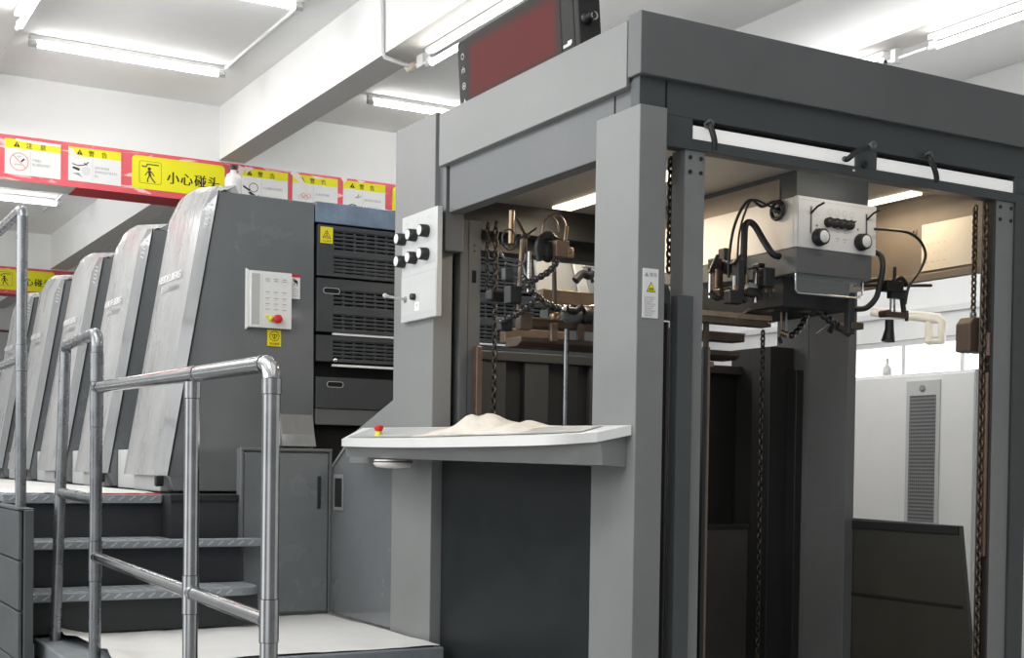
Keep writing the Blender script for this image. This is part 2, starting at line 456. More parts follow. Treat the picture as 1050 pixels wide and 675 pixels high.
safety_sign(3.67, 4.052, 3.50, 3.754, '警告', 'faint', ['小心高温请勿触摸'],
            'white warning sign crossed by torn pale film, second from the grey control column',
            [[(0, 1.1), (.12, 1.04), (.3, .7), (.38, .3), (.28, .5), (.1, .82), (-.06, 1.)], [(.4, 1.02), (.7, 1.0), (.55, .92)]])
safety_sign(4.10, 4.47, 3.50, 3.756, '警告', 'pinch', ['运转中请勿打开防护罩'],
            'white warning sign, the last one beside the grey control column', [[(-.1, 1.12), (.1, 1.06), (.02, .9)], [(.3, 1.06), (.52, 1.04), (.4, .97)]])

def low_beam_sign(x0, x1, z0, z1, yb, label):
    y = yb - .012; b = MB(); W, H = x1 - x0, z1 - z0
    f0 = b.face((x0, y - .003, z0), (1, 0, 0), (0, 0, 1))
    pts = []
    for cx, cy, a0 in ((W - .03, .03, -90), (W - .03, H - .03, 0), (.03, H - .03, 90), (.03, .03, 180)):
        for k in range(6):
            a = math.radians(a0 + 18 * k); pts.append((x0 + cx + .03 * math.cos(a), y - .003, z0 + cy + .03 * math.sin(a)))
    b.prism(pts, (0, .006, 0), 'yellow')
    o = tag(b.build('low_beam_sign'), label, 'sign')
    m = MB(); f = m.face((x0, y - .0035, z0), (1, 0, 0), (0, 0, 1))
    bx, by, bs = W * .075, H * .17, H * .68
    f.rrect(bx, by, bx + bs * 1.0, by + bs, bs * .12, 'ink', 1); f.rrect(bx + .0025, by + .0025, bx + bs - .0025, by + bs - .0025, bs * .11, 'yellow', 2)
    X = lambda t: bx + bs * t
    Y = lambda t: by + bs * t
    f.line(X(.34), Y(.86), X(.88), Y(.86), bs * .05, 'ink', 3); f.path([(X(.36), Y(.86)), (X(.30), Y(.74)), (X(.12), Y(.76))], bs * .05, 'ink', 3)
    f.disc(X(.45), Y(.66), bs * .075, 'ink', 3, 14)
    f.poly([(X(.40), Y(.58)), (X(.50), Y(.58)), (X(.54), Y(.34)), (X(.42), Y(.32))], 'ink', 3)
    f.path([(X(.42), Y(.56)), (X(.33), Y(.46)), (X(.27), Y(.36))], bs * .045, 'ink', 3); f.path([(X(.5), Y(.56)), (X(.6), Y(.47)), (X(.66), Y(.36))], bs * .045, 'ink', 3)
    f.path([(X(.45), Y(.35)), (X(.38), Y(.2)), (X(.38), Y(.06))], bs * .055, 'ink', 3); f.path([(X(.5), Y(.35)), (X(.58), Y(.22)), (X(.72), Y(.06))], bs * .055, 'ink', 3)
    for i, ch in enumerate('小心碰头'):
        f.text(ch, W * (.37 + .148 * i), H * .28, H * .40, 'ink', 2, bold=.0022)
    m.build('lettering', o)
    return o
low_beam_sign(2.413, 3.12, 3.50, 3.745, CB[0][0], 'large yellow sign with black walking figure and Chinese lettering on the near red beam')
low_beam_sign(2.42, 3.13, 3.50, 3.745, CB[1][0], 'small distant yellow sign with black Chinese lettering, seen beyond the left handrail')
low_beam_sign(1.66, 2.36, 3.50, 3.745, CB[1][0], 'distant yellow sign cut by the left picture edge, on the farther red beam')
low_beam_sign(4.535, 5.2, 3.50, 3.752, CB[0][0], 'yellow sign half hidden behind the grey control column on the near beam')

# fluorescent tubes
def lamp(p, q, label, group, r=.016, up=(0, 0, 1), back=.058):
    p, q, up = V(p), V(q), V(up)
    d = (q - p).normalized(); side = d.cross(up).normalized()
    t = thing('tube_light', (p + q) / 2, label, 'light', group)
    hous = MB(); hous.obox(p - side * .022 + up * (back - .03), side * .044, up * .03, q - p, 'trim_white')
    hous.build('housing', t, .004)
    MB().cyl(p + d * .05, q - d * .05, r, 'tube', 14).build('tube', t)
    for a in (p, q - d * .05):
        MB().cyl(a, a + d * .05, r * 1.15, 'panel_grey', 12).obox(a - side * .012, side * .024, up * .03, d * .04, 'trim_white').build('end_cap', t)
    return t
g = 'bare fluorescent tubes under the ceiling'
lamp((1.51, 9.01, 4.14), (2.80, 9.01, 4.14), 'long white tube light on the ceiling left of the big beam, above the safety signs', g)
lamp((1.51, 7.45, 4.14), (2.78, 7.45, 4.14), 'tube light cut by the top edge of the picture, left of the concrete beam', g)
lamp((3.9, 9.08, 4.14), (5.1, 9.08, 4.14), 'tube light on the ceiling right of the beam, just above the grey control column', g)
lamp((1.51, 12.95, 4.14), (2.66, 12.95, 4.14), 'tube light seen under the red beam at the left picture edge', g)
lamp((1.51, 14.45, 4.14), (2.75, 14.45, 4.14), 'small distant tube light beside the top of the left handrail post', g)
lamp((3.25, 6.72, 3.70), (3.25, 5.45, 3.70), 'bright tube light below the big concrete beam, left of the red display', g, back=.088)
lamp((3.25, 5.36, 3.70), (3.25, 4.1, 3.70), 'second tube light below the big concrete beam, cut by the top edge', g, back=.088)
lamp((1.17, 7.3, 3.70), (1.17, 5.9, 3.70), 'tube light in the top left corner under a beam', g, back=.088)
lamp((5.42, 5.40, 3.72), (5.42, 6.62, 3.72), 'tube light on the right beam, partly behind the grey top cornice', g, back=.068)
lamp((5.42, 5.08, 3.72), (5.42, 3.86, 3.72), 'tube light on the right beam running out of the top right corner', g, back=.068)

def pipe(name, pts, r, m, label, cat, sm=False): return tag(MB().tube(pts, r, m, 10, sm=sm).build(name), label, cat)
pipe('conduit', [(2.80, 9.0, 4.185), (2.795, 7.4, 4.185)], .012, 'trim_white', 'thin white cable conduit along the ceiling joining two tube lights', 'conduit')
pipe('conduit', [(2.70, 15.2, 4.185), (2.70, 13.2, 4.185)], .012, 'panel_grey', 'thin conduit on the far ceiling, seen under the red beam', 'conduit')
cd = thing('drop_conduit', (3.07, 6.9, 3.8), 'white conduit dropping down the big beam to a junction at its lower edge', 'conduit')
MB().tube([(3.065, 6.95, 4.19), (3.065, 6.93, 3.80), (3.075, 6.92, 3.765), (3.20, 6.95, 3.755), (3.27, 6.93, 3.74)], .012, 'trim_white', 10).build('pipe', cd)
MB().tube([(3.10, 6.95, 4.19), (3.10, 6.93, 3.80)], .006, 'trim_white', 8).build('wire', cd)
MB().rings((3.25, 6.98, 3.745), (.2, -1, 0), [(0, .001), (0, .026), (.07, .026), (.07, .018), (.1, .018), (.1, .001)], 'gel_tan', 14).box(3.255, 3.30, 6.80, 6.88, 3.72, 3.79, 'trim_white').build('junction', cd)
MB().tube([(3.26, 6.9, 3.745), (3.27, 6.72, 3.72)], .010, 'trim_white', 8).tube([(3.29, 6.9, 3.74), (3.30, 6.72, 3.73)], .006, 'panel_grey', 8).build('lead', cd)
cd2 = thing('tube_connector', (5.42, 5.24, 3.72), 'white connector between the two tube lights of the right beam', 'connector')
MB().cyl((5.42, 5.10, 3.725), (5.42, 5.38, 3.725), .008, 'trim_white', 8).build('lead', cd2)
MB().box(5.39, 5.45, 5.30, 5.335, 3.70, 3.77, 'panel_grey').build('socket', cd2)

# ------------------------------------------------------------------ printing units
UD = 6.2
def U(t0, t1, t): return t0 + (t1 - t0) * t
def make_unit():
    root = thing('printing_unit', (2.0, UD, 1.311), '', 'printing press unit', 'printing units in a row along the gallery')
    # body: dark glossy slab, slanting operator edge
    b = MB(); y0, y1 = UD, UD + .66
    prof = [(1.70, 1.318), (1.675, 1.40), (1.905, 2.752), (2.386, 2.748), (2.398, 1.318)]
    b.prism([(x, y0, z) for x, z in prof], (0, y1 - y0, 0), 'unit_body')
    b.build('body', root, .006)
    # film-wrapped operator cover: chamfer strip and bulging main face
    c = MB(); n = 14; rows = []
    zt = 2.752; zb = 1.392
    plan = [(0., 0., 0.), (.085, -.040, 0.), (.17, -.055, 1.), (.36, -.066, 1.), (.54, -.064, 1.), (.655, -.05, 1.), (.66, .10, 1.)]
    for i in range(n + 1):
        t = i / n
        row = []
        for dy, dx, q in plan:
            zz = U(zb, zt + .05 * min(1, dy / .4), t)
            xx = U(1.672, 1.902, (zz - zb) / (zt - zb)) + dx
            if t > .93: xx += (t - .93) / .07 * .03 * (1 if dx < 0 else .3)
            row.append(V((xx, UD - .004 + dy, zz + q * 0)))
        rows.append(row)
    k = len(plan); vs = [p for r in rows for p in r]
    fm = []; fc = []
    for i in range(n):
        for j in range(k - 1):
            q = (i * k + j, (i + 1) * k + j, (i + 1) * k + j + 1, i * k + j + 1)
            (fc if j == 0 else fm).append(q)
    c.add(vs, [f[::-1] for f in fm], 'unit_film', True); c.add(vs, [f[::-1] for f in fc], 'unit_chamfer', False)
    # rounded top cap and closed bottom
    top = rows[-1]; cap = [p + V((.03, 0, .028 if 0 < i < k - 1 else .006)) for i, p in enumerate(top)]
    inn = [p + V((.12, 0, .040 if 0 < i < k - 1 else .004)) for i, p in enumerate(top)]
    inn[0] = V((1.915, inn[0].y, 2.753))
    for a_, b_ in ((top, cap), (cap, inn)):
        c.add(a_ + b_, [(j, k + j, k + j + 1, j + 1)[::-1] for j in range(k - 1)], 'unit_film', True)
    c.add(inn + [V((2.0, UD, 2.745)), V((2.0, UD + .66, 2.745))], [tuple(range(k)) + (k + 1, k)], 'unit_body')
    c.add(rows[0] + [V((1.8, UD + .66, zb)), V((1.8, UD, zb))], [tuple(range(k + 2))], 'unit_chamfer')
    # dark seam between the cover and the body
    c.bar((1.672, UD - .004, zb), (1.903, UD - .004, zt), .006, .006, 'black')
    cov = c.build('cover', root)
    # embossed vents on the chamfer
    v = MB()
    for i in range(5):
        t = .880 + .018 * i; z = U(zb, zt, t); x = U(1.672, 1.902, t)
        v.bar((x - .014, UD + .024, z), (x - .026, UD + .050, z + .010), .004, .004, 'panel_grey')
    v.build('vent', cov)
    # maker's lettering on the main face
    m = MB(); t0 = (2.31 - zb) / (zt - zb); x0 = U(1.672, 1.902, t0)
    up = V((.230, 0, 1.36)).normalized()
    f = m.face((x0 - .074, UD + .53, 2.30), (0.02, -1, 0), up)
    f.text('HEIDELBERG', 0, .050, .055, 'sign_white', 3, width=.36, bold=.002)
    f.text('Speed', 0.06, 0, .046, 'ink_faint', 3, width=.13, bold=.001); f.text('master', 0.195, 0, .046, 'ink_grey', 3, width=.145, bold=.0015)
    m.build('lettering', cov)
    # pedestal
    p = MB(); p.box(1.66, 1.76, UD + .10, UD + .60, 1.313, 1.392, 'panel_shade').box(1.62, 1.66, UD + .02, UD + .05, 1.34, 1.392, 'black')
    p.build('pedestal', root, .008)
    # rear block with louvres, towards the drive side
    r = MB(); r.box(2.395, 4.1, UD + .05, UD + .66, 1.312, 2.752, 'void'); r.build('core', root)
    return root
unit = make_unit()
ulabels = ['nearest printing unit, dark glossy front with white keypad and yellow sticker',
           'second printing unit from the camera, slanted silver cover directly behind the nearest unit',
           'third printing unit in the row, film-wrapped slanted cover seen behind the near handrail posts',
           'fourth printing unit in the row, pale slanted cover between the handrail posts',
           'farthest printing unit at the left picture edge, small slanted grey cover']
unit['label'] = ulabels[0]
for k in range(1, 5):
    c = copy_tree(unit); c.location.y += 1.21 * k; c['label'] = ulabels[k]
    MB().box(1.72, 1.80, UD + 1.21 * k - .53, UD + 1.21 * k - .01, 1.313, 1.52, 'panel_grey').build('link_ledge', c, .005)

# front of the nearest unit: louvred guards, keypad, stickers
uf = UD - .002
def grid(mb, x0, x1, z0, z1, rows, y, dx=.058):
    h = (z1 - z0) / rows
    for i in range(rows + 1): mb.box(x0, x1, y - .008, y + .004, z0 + h * i - .006, z0 + h * i + .006, 'louvre')
    n = int((x1 - x0) / dx)
    for i in range(n + 1): mb.box(x0 + dx * i - .005, x0 + dx * i + .005, y - .006, y + .003, z0, z1, 'louvre')
X0, X1 = 2.405, 4.06
f1 = MB(); f1.box(2.392, 4.1, uf + .0, uf + .05, 2.655, 2.757, 'blue_film')
f1.build('top_strip', unit, .004)
def guard(z0, z1, grids, slot=None, name='guard'):
    mb = MB(); y = uf + .01
    edges = sorted(grids)
    zz = z0
    mb.box(X0, X0 + .085, y - .012, y + .02, z0, z1, 'louvre')
    for a, b, rows in edges:
        if a > zz: mb.box(X0 + .085, X1, y - .012, y + .02, zz, a, 'louvre')
        grid(mb, X0 + .085, X1, a, b, rows, y); zz = b
    if zz < z1: mb.box(X0 + .085, X1, y - .012, y + .02, zz, z1, 'louvre')
    o = mb.build(name, unit, .0015, 1)
    if slot:
        s = MB(); fx, fz = slot
        fc = s.face((fx, y - .0125, fz), (1, 0, 0), (0, 0, 1))
        fc.rrect(0, 0, .09, .03, .014, 'panel_shade', 1); fc.rrect(.004, .003, .086, .027, .011, 'void', 2)
        s.build('finger_slot', o)
    return o
guard(2.392, 2.644, [(2.405, 2.495, 5), (2.522, 2.622, 5)])
guard(2.115, 2.380, [(2.13, 2.207, 4), (2.245, 2.328, 4)], (2.435, 2.305))
MB().box(2.49, X1, uf - .004, uf + .012, 2.102, 2.112, 'sign_white').build('bright_rail', unit)
guard(1.968, 2.098, [(1.98, 2.075, 5)])
MB().box(2.49, X1, uf - .01, uf + .012, 1.945, 1.956, 'sign_white').rings((2.497, uf - .01, 1.975), (0, -1, 0), [(0, .01), (.012, .01), (.012, .001)], 'chrome', 12).build('bright_rail', unit)
guard(1.735, 1.890, [], (2.46, 1.84))
MB().box(X0, X1, uf + .005, uf + .04, 1.652, 1.733, 'paint_mid').build('skirt', unit, .004)
sk = MB()  # lighter sloping skirt under the dark front
sk.prism([(2.215, uf, 1.70), (2.215, uf - .03, 1.60), (2.215, uf - .055, 1.54), (2.215, uf + .02, 1.54)], (.175, 0, 0), 'unit_chamfer')
sk.build('skirt', unit, .004)
# yellow sticker on the guard
s = MB(); s.box(2.417, 2.482, uf - .0065, uf - .003, 2.553, 2.634, 'yellow_sticker')
st = s.build('sticker', unit); st['label'] = 'yellow warning sticker'
m = MB(); f = m.face((2.417, uf - .0068, 2.553), (1, 0, 0), (0, 0, 1))
f.path([(.012, .026), (.053, .026), (.0325, .064), (.012, .026)], .003, 'ink', 1); f.path([(.022, .032), (.034, .036), (.044, .031)], .003, 'ink', 1); f.line(.0325, .034, .0325, .052, .004, 'ink', 1)
f.text('小心夹手', .008, .007, .011, 'ink', 1, width=.048); m.build('lettering', st)
# keypad
kp = MB(); kp.box(2.040, 2.262, uf - .03, uf, 2.112, 2.384, 'white_enamel')
kp.box(2.054, 2.10, uf - .032, uf - .029, 2.125, 2.370, 'panel_shade')
kp.prism([(2.036, uf - .001, 2.10), (2.036, uf - .001, 2.396), (2.054, uf - .034, 2.375), (2.054, uf - .034, 2.12)], (.006, 0, 0), 'white_enamel')
ko = kp.build('keypad', unit, .006); ko['label'] = 'white keypad with red stop button'
m = MB(); f = m.face((2.10, uf - .0325, 2.112), (1, 0, 0), (0, 0, 1))
f.line(.012, .01, .012, .262, .0015, 'ink_faint', 1)
for i in range(3):
    for j in range(6):
        z = (.235, .172, .142, .115, .088, .225)[j]
        f.rect(.028 + .042 * i, z, .050 + .042 * i, z + .003, 'ink_grey', 1)
        if j in (1, 2, 3): f.rect(.030 + .042 * i, z - .010, .044 + .042 * i, z - .008, 'ink_faint', 1)
f.ring(.124, .222, .02, .0015, 'ink_faint', 1, 4)
m.build('lettering', ko)
MB().rings((2.184, uf - .03, 2.158), (0, -1, -.1), [(0, .013), (.018, .013), (.018, .021), (.032, .021), (.036, .016), (.037, .001)], 'red', 18).build('stop_button', ko)
MB().rings((2.155, uf - .03, 2.157), (0, -1, 0), [(0, .012), (.016, .012), (.018, .001)], 'yellow_sticker', 14).box(2.13, 2.146, uf - .036, uf - .03, 2.162, 2.172, 'yellow_sticker').build('push_button', ko)
s = MB(); s.box(2.268, 2.314, uf - .004, uf, 2.266, 2.384, 'sign_white'); st = s.build('sticker', unit); st['label'] = 'white sticker with red head'
m = MB(); f = m.face((2.268, uf - .0045, 2.266), (1, 0, 0), (0, 0, 1)); f.rect(0, .105, .046, .118, 'red', 1)
f.poly([(.010, .085), (.020, .094), (.032, .088), (.036, .072), (.028, .074), (.018, .080)], 'ink', 1); f.line(.022, .080, .012, .066, .003, 'ink', 1); f.line(.032, .078, .030, .062, .003, 'ink', 1); f.line(.016, .09, .008, .096, .004, 'ink', 1)
for k in range(4): f.rect(.007, .012 + .011 * k, .038 - .004 * (k % 2), .015 + .011 * k, 'ink_faint', 1)
m.build('lettering', st)
s = MB(); s.box(2.150, 2.219, uf - .005, uf, 2.027, 2.106, 'yellow_sticker'); st = s.build('sticker', unit); st['label'] = 'yellow sticker with round sign below the keypad'
m = MB(); f = m.face((2.150, uf - .0055, 2.027), (1, 0, 0), (0, 0, 1)); f.ring(.0345, .049, .025, .003, 'ink', 1)
f.path([(.020, .056), (.049, .056), (.0345, .033), (.020, .056)], .003, 'ink', 1); f.line(.0345, .06, .0345, .04, .004, 'ink', 1)
f.text('禁止触摸', .010, .008, .012, 'ink', 1, width=.05); m.build('lettering', st)

# plastic jug on top of the nearest unit
jug = thing('plastic_jug', (2.07, 6.5, 2.79), 'white plastic jug with black cap standing on top of the nearest printing unit', 'bottle')
jb = MB(); jb.rings((2.07, 6.5, 2.785), (0, 0, 1), [(0, .001), (0, .038), (.004, .042), (.09, .042), (.115, .034), (.128, .015), (.14, .015), (.14, .001)], 'bottle_white', 20); jb.build('body', jug)
jl = MB(); jl.add([V((2.07 + .0425 * math.cos(a), 6.5 + .0425 * math.sin(a), z)) for z in (2.80, 2.87) for a in [math.radians(-150 + 12 * i) for i in range(9)]], [(i, i + 1, 10 + i, 9 + i) for i in range(8)], 'sign_white', True); jl.build('paper_label', jug)
MB().rings((2.07, 6.5, 2.925), (0, 0, 1), [(0, .018), (.022, .018), (.022, .001)], 'black', 16).build('cap', jug)

# ------------------------------------------------------------------ gallery, stairs, landing
YT = (5.40, 5.67, 5.94); ZT = (.930, 1.120, 1.309)
ga = thing('gallery', (1.3, 7, 0), 'grey walkway along the printing units at the top of the stairs', 'walkway')
MB().box(.90, 1.58, YT[2], 13.0, 1.277, 1.309, 'tread').box(.90, 1.573, YT[2] - .01, YT[2], 1.27, 1.309, 'tread').build('deck', ga, .003)
MB().box(1.58, 1.884, 5.80, 13.0, .765, 1.308, 'riser').box(1.884, 4.0, 5.835, 13.0, .765, 1.308, 'riser').build('base', ga)
MB().box(.905, 1.58, 5.965, 5.99, .765, 1.277, 'riser').build('riser', ga)
MB().box(1.575, 1.884, 5.79, 5.80, 1.285, 1.312, 'paint_black').build('kick_strip', ga)
pg = MB(); n = 22; vs = []
for j, (ya) in enumerate([5.98, 6.4, 7.5, 9, 11, 12.9]):
    for i in range(n + 1):
        x = U(.92, 1.62 if j else 1.56, i / n)
        vs.append((x, ya + (random.uniform(0, .05) if j == 0 else 0), 1.3125 + random.uniform(0, .004)))
fs = [(j * (n + 1) + i, j * (n + 1) + i + 1, (j + 1) * (n + 1) + i + 1, (j + 1) * (n + 1) + i) for j in range(5) for i in range(n)]
pg.add(vs, fs, 'paper', True)
tag(pg.build('paper_sheet'), 'pale worn paper covering the upper walkway beside the printing units', 'paper')
pr = MB(); pr.box(1.2, 1.572, YT[2] + .005, YT[2] + .035, 1.3105, 1.3145, 'red').box(.92, 1.2, YT[2] + .01, YT[2] + .03, 1.3105, 1.314, 'brown_dark')
tag(pr.build('red_tape'), 'thin red tape strip along the edge of the top step', 'tape')

sr = thing('staircase', (1.35, 5.4, .765), 'short staircase with grey checker-plate treads and black risers', 'stairs')
def tread(y, z, x1, r):
    pts = [(.905, y + .285), (.905, y)]
    if r: pts += [(x1 - r, y)] + [(x1 - r + r * math.sin(a), y + r - r * math.cos(a)) for a in [math.pi / 2 * k / 8 for k in range(1, 9)]]
    else: pts += [(x1, y)]
    pts += [(x1, y + .285)] if r else [(x1, 5.748), (1.57, 5.748), (1.57, y + .285)]
    return MB().prism([(a, b, z - .034) for a, b in pts], (0, 0, .034), 'tread').build('tread', sr, .004)
tread(YT[0], ZT[0], 1.875, .12); tread(YT[1], ZT[1], 1.96, .0)
MB().box(.905, 1.86, YT[0] + .05, YT[0] + .075, .765, ZT[0] - .034, 'riser').build('riser', sr)
MB().box(.905, 1.875, YT[1] + .05, YT[1] + .075, ZT[0], ZT[1] - .034, 'riser').build('riser', sr)
for yy, zz, xe, dep in ((YT[0], ZT[0], 1.74, 5), (YT[1], ZT[1], 1.93, 1), (YT[2] - .012, ZT[2], 1.55, 0)):
    lug = MB(); x = .925; k = 0
    while x < xe:
        lug.obox((x, yy - .0022, zz - .028), (.026, 0, .017), (0, .003, 0), (-.003, 0, .0055), 'tread_lug')
        for r in range(dep if x > 1.5 or dep == 5 else 5):
            sgn = 1 if (k + r) % 2 else -1
            lug.obox((x, yy + .02 + .05 * r, zz - .0005), (.028, .014 * sgn, 0), (-.003, .007, 0), (0, 0, .0028), 'tread_lug')
        x += .046; k += 1
    lug.build('checker_lug', sr if yy != YT[2] - .012 else ga)

pl = thing('stair_plinth', (.88, 5.6, 0), 'dark grey plinth of stacked panels at the left end of the stairs', 'plinth')
MB().box(.866, .901, 5.2, 9.5, 0, 1.268, 'plinth').build('end_panel', pl, .004)
for k in range(7): MB().box(.848, .862, 5.215, 9.5, 1.262 - .19 * (k + 1) + .006, 1.262 - .19 * k, 'plinth').build('side_panel', pl, .004)
MB().box(.846, .905, 5.21, 9.5, 1.266, 1.272, 'plinth').build('top_cap', pl)

lp = thing('landing', (1.6, 5.1, 0), 'low grey landing platform in front of the stairs', 'platform')
MB().prism([(.985, 4.60, .70), (2.30, 4.60, .70), (2.30, 5.755, .70), (.985, 5.755, .70)], (0, 0, .05), 'tread').build('deck', lp)
MB().box(.945, 1.03, 4.60, 5.44, .69, .754, 'tread').box(.985, 2.315, 4.575, 4.60, .69, .752, 'tread').build('edge_lip', lp, .006)
MB().box(1.0, 2.30, 4.65, 5.75, 0, .70, 'riser').build('base', lp)
pp = MB(); n = 24; vs = []
for j in range(9):
    for i in range(n + 1):
        xa = U(1.055, 2.305, i / n); yv = U(4.59, 5.76, j / 8)
        edge = .035 * max(0, 1 - i / 2.5) * (.4 + .6 * math.sin(j * 1.3) ** 2)
        vs.append((xa + .02 * math.sin(j * .8) * max(0, 1 - i / 3), yv, .756 + edge + random.uniform(0, .005)))
fs = [(j * (n + 1) + i, j * (n + 1) + i + 1, (j + 1) * (n + 1) + i + 1, (j + 1) * (n + 1) + i) for j in range(8) for i in range(n)]
pp.add(vs, fs, 'paper', True)
tag(pp.build('paper_sheet'), 'white paper sheet spread over the low landing at the foot of the stairs', 'paper')

# base cabinet under the nearest unit
cb = thing('base_cabinet', (2.1, 6, .76), 'dark grey metal cabinet beside the stairs, under the nearest printing unit', 'cabinet')
MB().box(1.884, 2.312, 5.772, 5.83, .76, 1.522, 'unit_body').build('carcass', cb, .004)
d = MB().box(1.896, 2.30, 5.758, 5.772, .775, 1.505, 'unit_body').build('door', cb, .004)
MB().box(2.245, 2.262, 5.753, 5.759, 1.25, 1.40, 'paint_black').build('handle', d, .003)
MB().box(1.880, 2.316, 5.750, 5.775, 1.512, 1.526, 'paint_mid').box(1.880, 1.892, 5.750, 5.772, .765, 1.512, 'paint_mid').box(2.303, 2.315, 5.752, 5.772, .765, 1.512, 'paint_mid').build('edge_frame', cb, .003)

# ------------------------------------------------------------------ handrails
RX = 1.04; RR = .021
hr = thing('handrail', (RX, 3.9, 0), 'shiny steel handrail with three uprights along the landing, nearest to the camera', 'handrail', None)
def post(x, y, z0, z1, root, m='steel', joints=(), xt=None, yt=None):
    b = MB(); xt = x if xt is None else xt; yt = y if yt is None else yt
    b.cyl((x, y, z0), (xt, yt, z1), RR, m, 24); o = b.build('upright', root)
    for a, c in joints:
        MB().cyl((x, y, a), (x, y, c), RR * 1.10, m, 24).cyl((x, y, a - .0015), (x, y, a), RR * 1.06, 'black', 24).cyl((x, y, c), (x, y, c + .0015), RR * 1.06, 'black', 24).build('coupling', o)
    return o
def zr(y): return U(1.687, 1.713, (y - 2.97) / 1.77)
def zl(y): return U(1.083, 1.116, (y - 2.97) / 1.87)
post(RX, 2.965, 0, 1.635, hr, joints=((1.615, 1.65), (1.035, 1.135)))
post(RX, 3.612, 0, 1.67, hr, joints=((1.63, 1.675), (1.035, 1.14)))
b = MB(); b.tube([(RX, 4.80, zr(4.8)), (RX, 3.02, zr(3.02)), (RX, 2.995, zr(3.0) - .002), (RX, 2.976, zr(3.0) - .012), (RX, 2.966, zr(3.) - .03), (RX, 2.965, 1.635)], RR, 'steel', 24)
tr = b.build('top_rail', hr)
for y0_, y1_ in ((3.56, 3.665), (3.01, 3.03), (4.745, 4.76)): MB().cyl((RX, y0_, zr(y0_)), (RX, y1_, zr(y1_)), RR * 1.09, 'steel', 24).build('coupling', tr)
lr = MB().cyl((RX, 4.80, zl(4.8)), (RX, 2.965, zl(2.97)), RR * .9, 'steel', 24).build('lower_rail', hr)
for y0_, y1_ in ((3.57, 3.655), (2.985, 3.0), (4.755, 4.78)): MB().cyl((RX, y0_, zl(y0_)), (RX, y1_, zl(y1_)), RR * 1.0, 'steel', 24).build('coupling', lr)
hs = thing('handrail', (RX, 5.1, .76), 'short steel guard frame at the foot of the stairs, joined behind the long handrail', 'handrail', None)
post(RX, 4.80, .70, 1.86, hs, 'steel_worn', joints=((1.575, 1.70), (1.735, 1.835), (1.03, 1.17)))
post(1.004, 5.33, .754, 1.87, hs, 'steel_worn', xt=1.035, yt=5.33)
MB().tube([(1.035, 5.33, 1.85), (1.035, 5.33, 1.875), (1.035, 5.322, 1.892), (1.035, 5.30, 1.90), (RX, 4.84, 1.908), (RX, 4.815, 1.90), (RX, 4.802, 1.885), (RX, 4.80, 1.85)], RR, 'steel_worn', 24).build('top_rail', hs)
MB().cyl((1.022, 5.33, 1.329), (RX, 4.80, 1.318), RR * .95, 'steel_worn', 20).build('lower_rail', hs)
hg = thing('handrail', (.888, 6.5, 1.27), 'grey steel gallery handrail at the left edge, standing on the plinth', 'handrail', None)
for yy in (5.42, 7.4, 9.3): post(.888, yy, 1.27, 2.40, hg, 'steel_worn', joints=((1.80, 1.90),))
MB().tube([(.888, 5.42, 2.38), (.888, 5.424, 2.41), (.888, 5.44, 2.424), (.888, 5.47, 2.428), (.888, 9.3, 2.428)], RR, 'steel_worn', 24).build('top_rail', hg)
MB().cyl((.888, 5.42, 1.845), (.888, 9.3, 1.845), RR * .95, 'steel_worn', 20).build('lower_rail', hg)

# ------------------------------------------------------------------ the sheet feeder
XL, YF = 2.317, 3.315
fd = thing('sheet_feeder', (3.1, 4.2, 0), 'large dark grey sheet feeder tower of the press, with open sides and overhanging top', 'printing press feeder')
def part(mb, name, bevel=.003, label=None, parent=fd):
    o = mb.build(name, parent, bevel)
    if label: o['label'] = label
    return o
# top cornice
part(MB().box(XL, XL + .08, 3.392, 4.683, 2.628, 2.832, 'paint'), 'cornice_panel', .003)
part(MB().box(XL - .001, 4.10, YF, YF + .07, 2.652, 2.842, 'paint_mid'), 'cornice_panel', .003)  # same paint as the side panel, front shade put into a darker colour
part(MB().box(XL + .08, 4.08, YF + .07, 4.75, 2.70, 2.82, 'paint_dark'), 'roof_panel')
part(MB().box(XL + .012, XL + .10, 3.372, 3.394, 2.64, 2.82, 'void'), 'joint_strip')
# beams under it
part(MB().box(XL + .028, XL + .09, 3.50, 4.642, 2.445, 2.64, 'paint_beam_shaded').box(XL + .03, XL + .09, YF + .03, 3.494, 2.445, 2.70, 'paint_mid'), 'side_beam', .003)
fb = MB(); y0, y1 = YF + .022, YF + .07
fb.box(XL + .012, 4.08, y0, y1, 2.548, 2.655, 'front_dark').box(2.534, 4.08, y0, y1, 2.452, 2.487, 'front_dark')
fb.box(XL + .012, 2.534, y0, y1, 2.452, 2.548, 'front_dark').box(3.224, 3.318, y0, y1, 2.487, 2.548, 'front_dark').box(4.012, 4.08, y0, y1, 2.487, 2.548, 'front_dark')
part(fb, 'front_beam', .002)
part(MB().box(2.425, 2.431, y0 - .002, y0 + .004, 2.46, 2.65, 'void'), 'joint_strip', 0)
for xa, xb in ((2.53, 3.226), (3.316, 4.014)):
    part(MB().box(xa, xb, y0 + .010, y0 + .014, 2.486, 2.531, 'slot_white_glow').box(xa, xb, y0 + .03, y0 + .034, 2.486, 2.55, 'void'), 'slot_strip', 0)
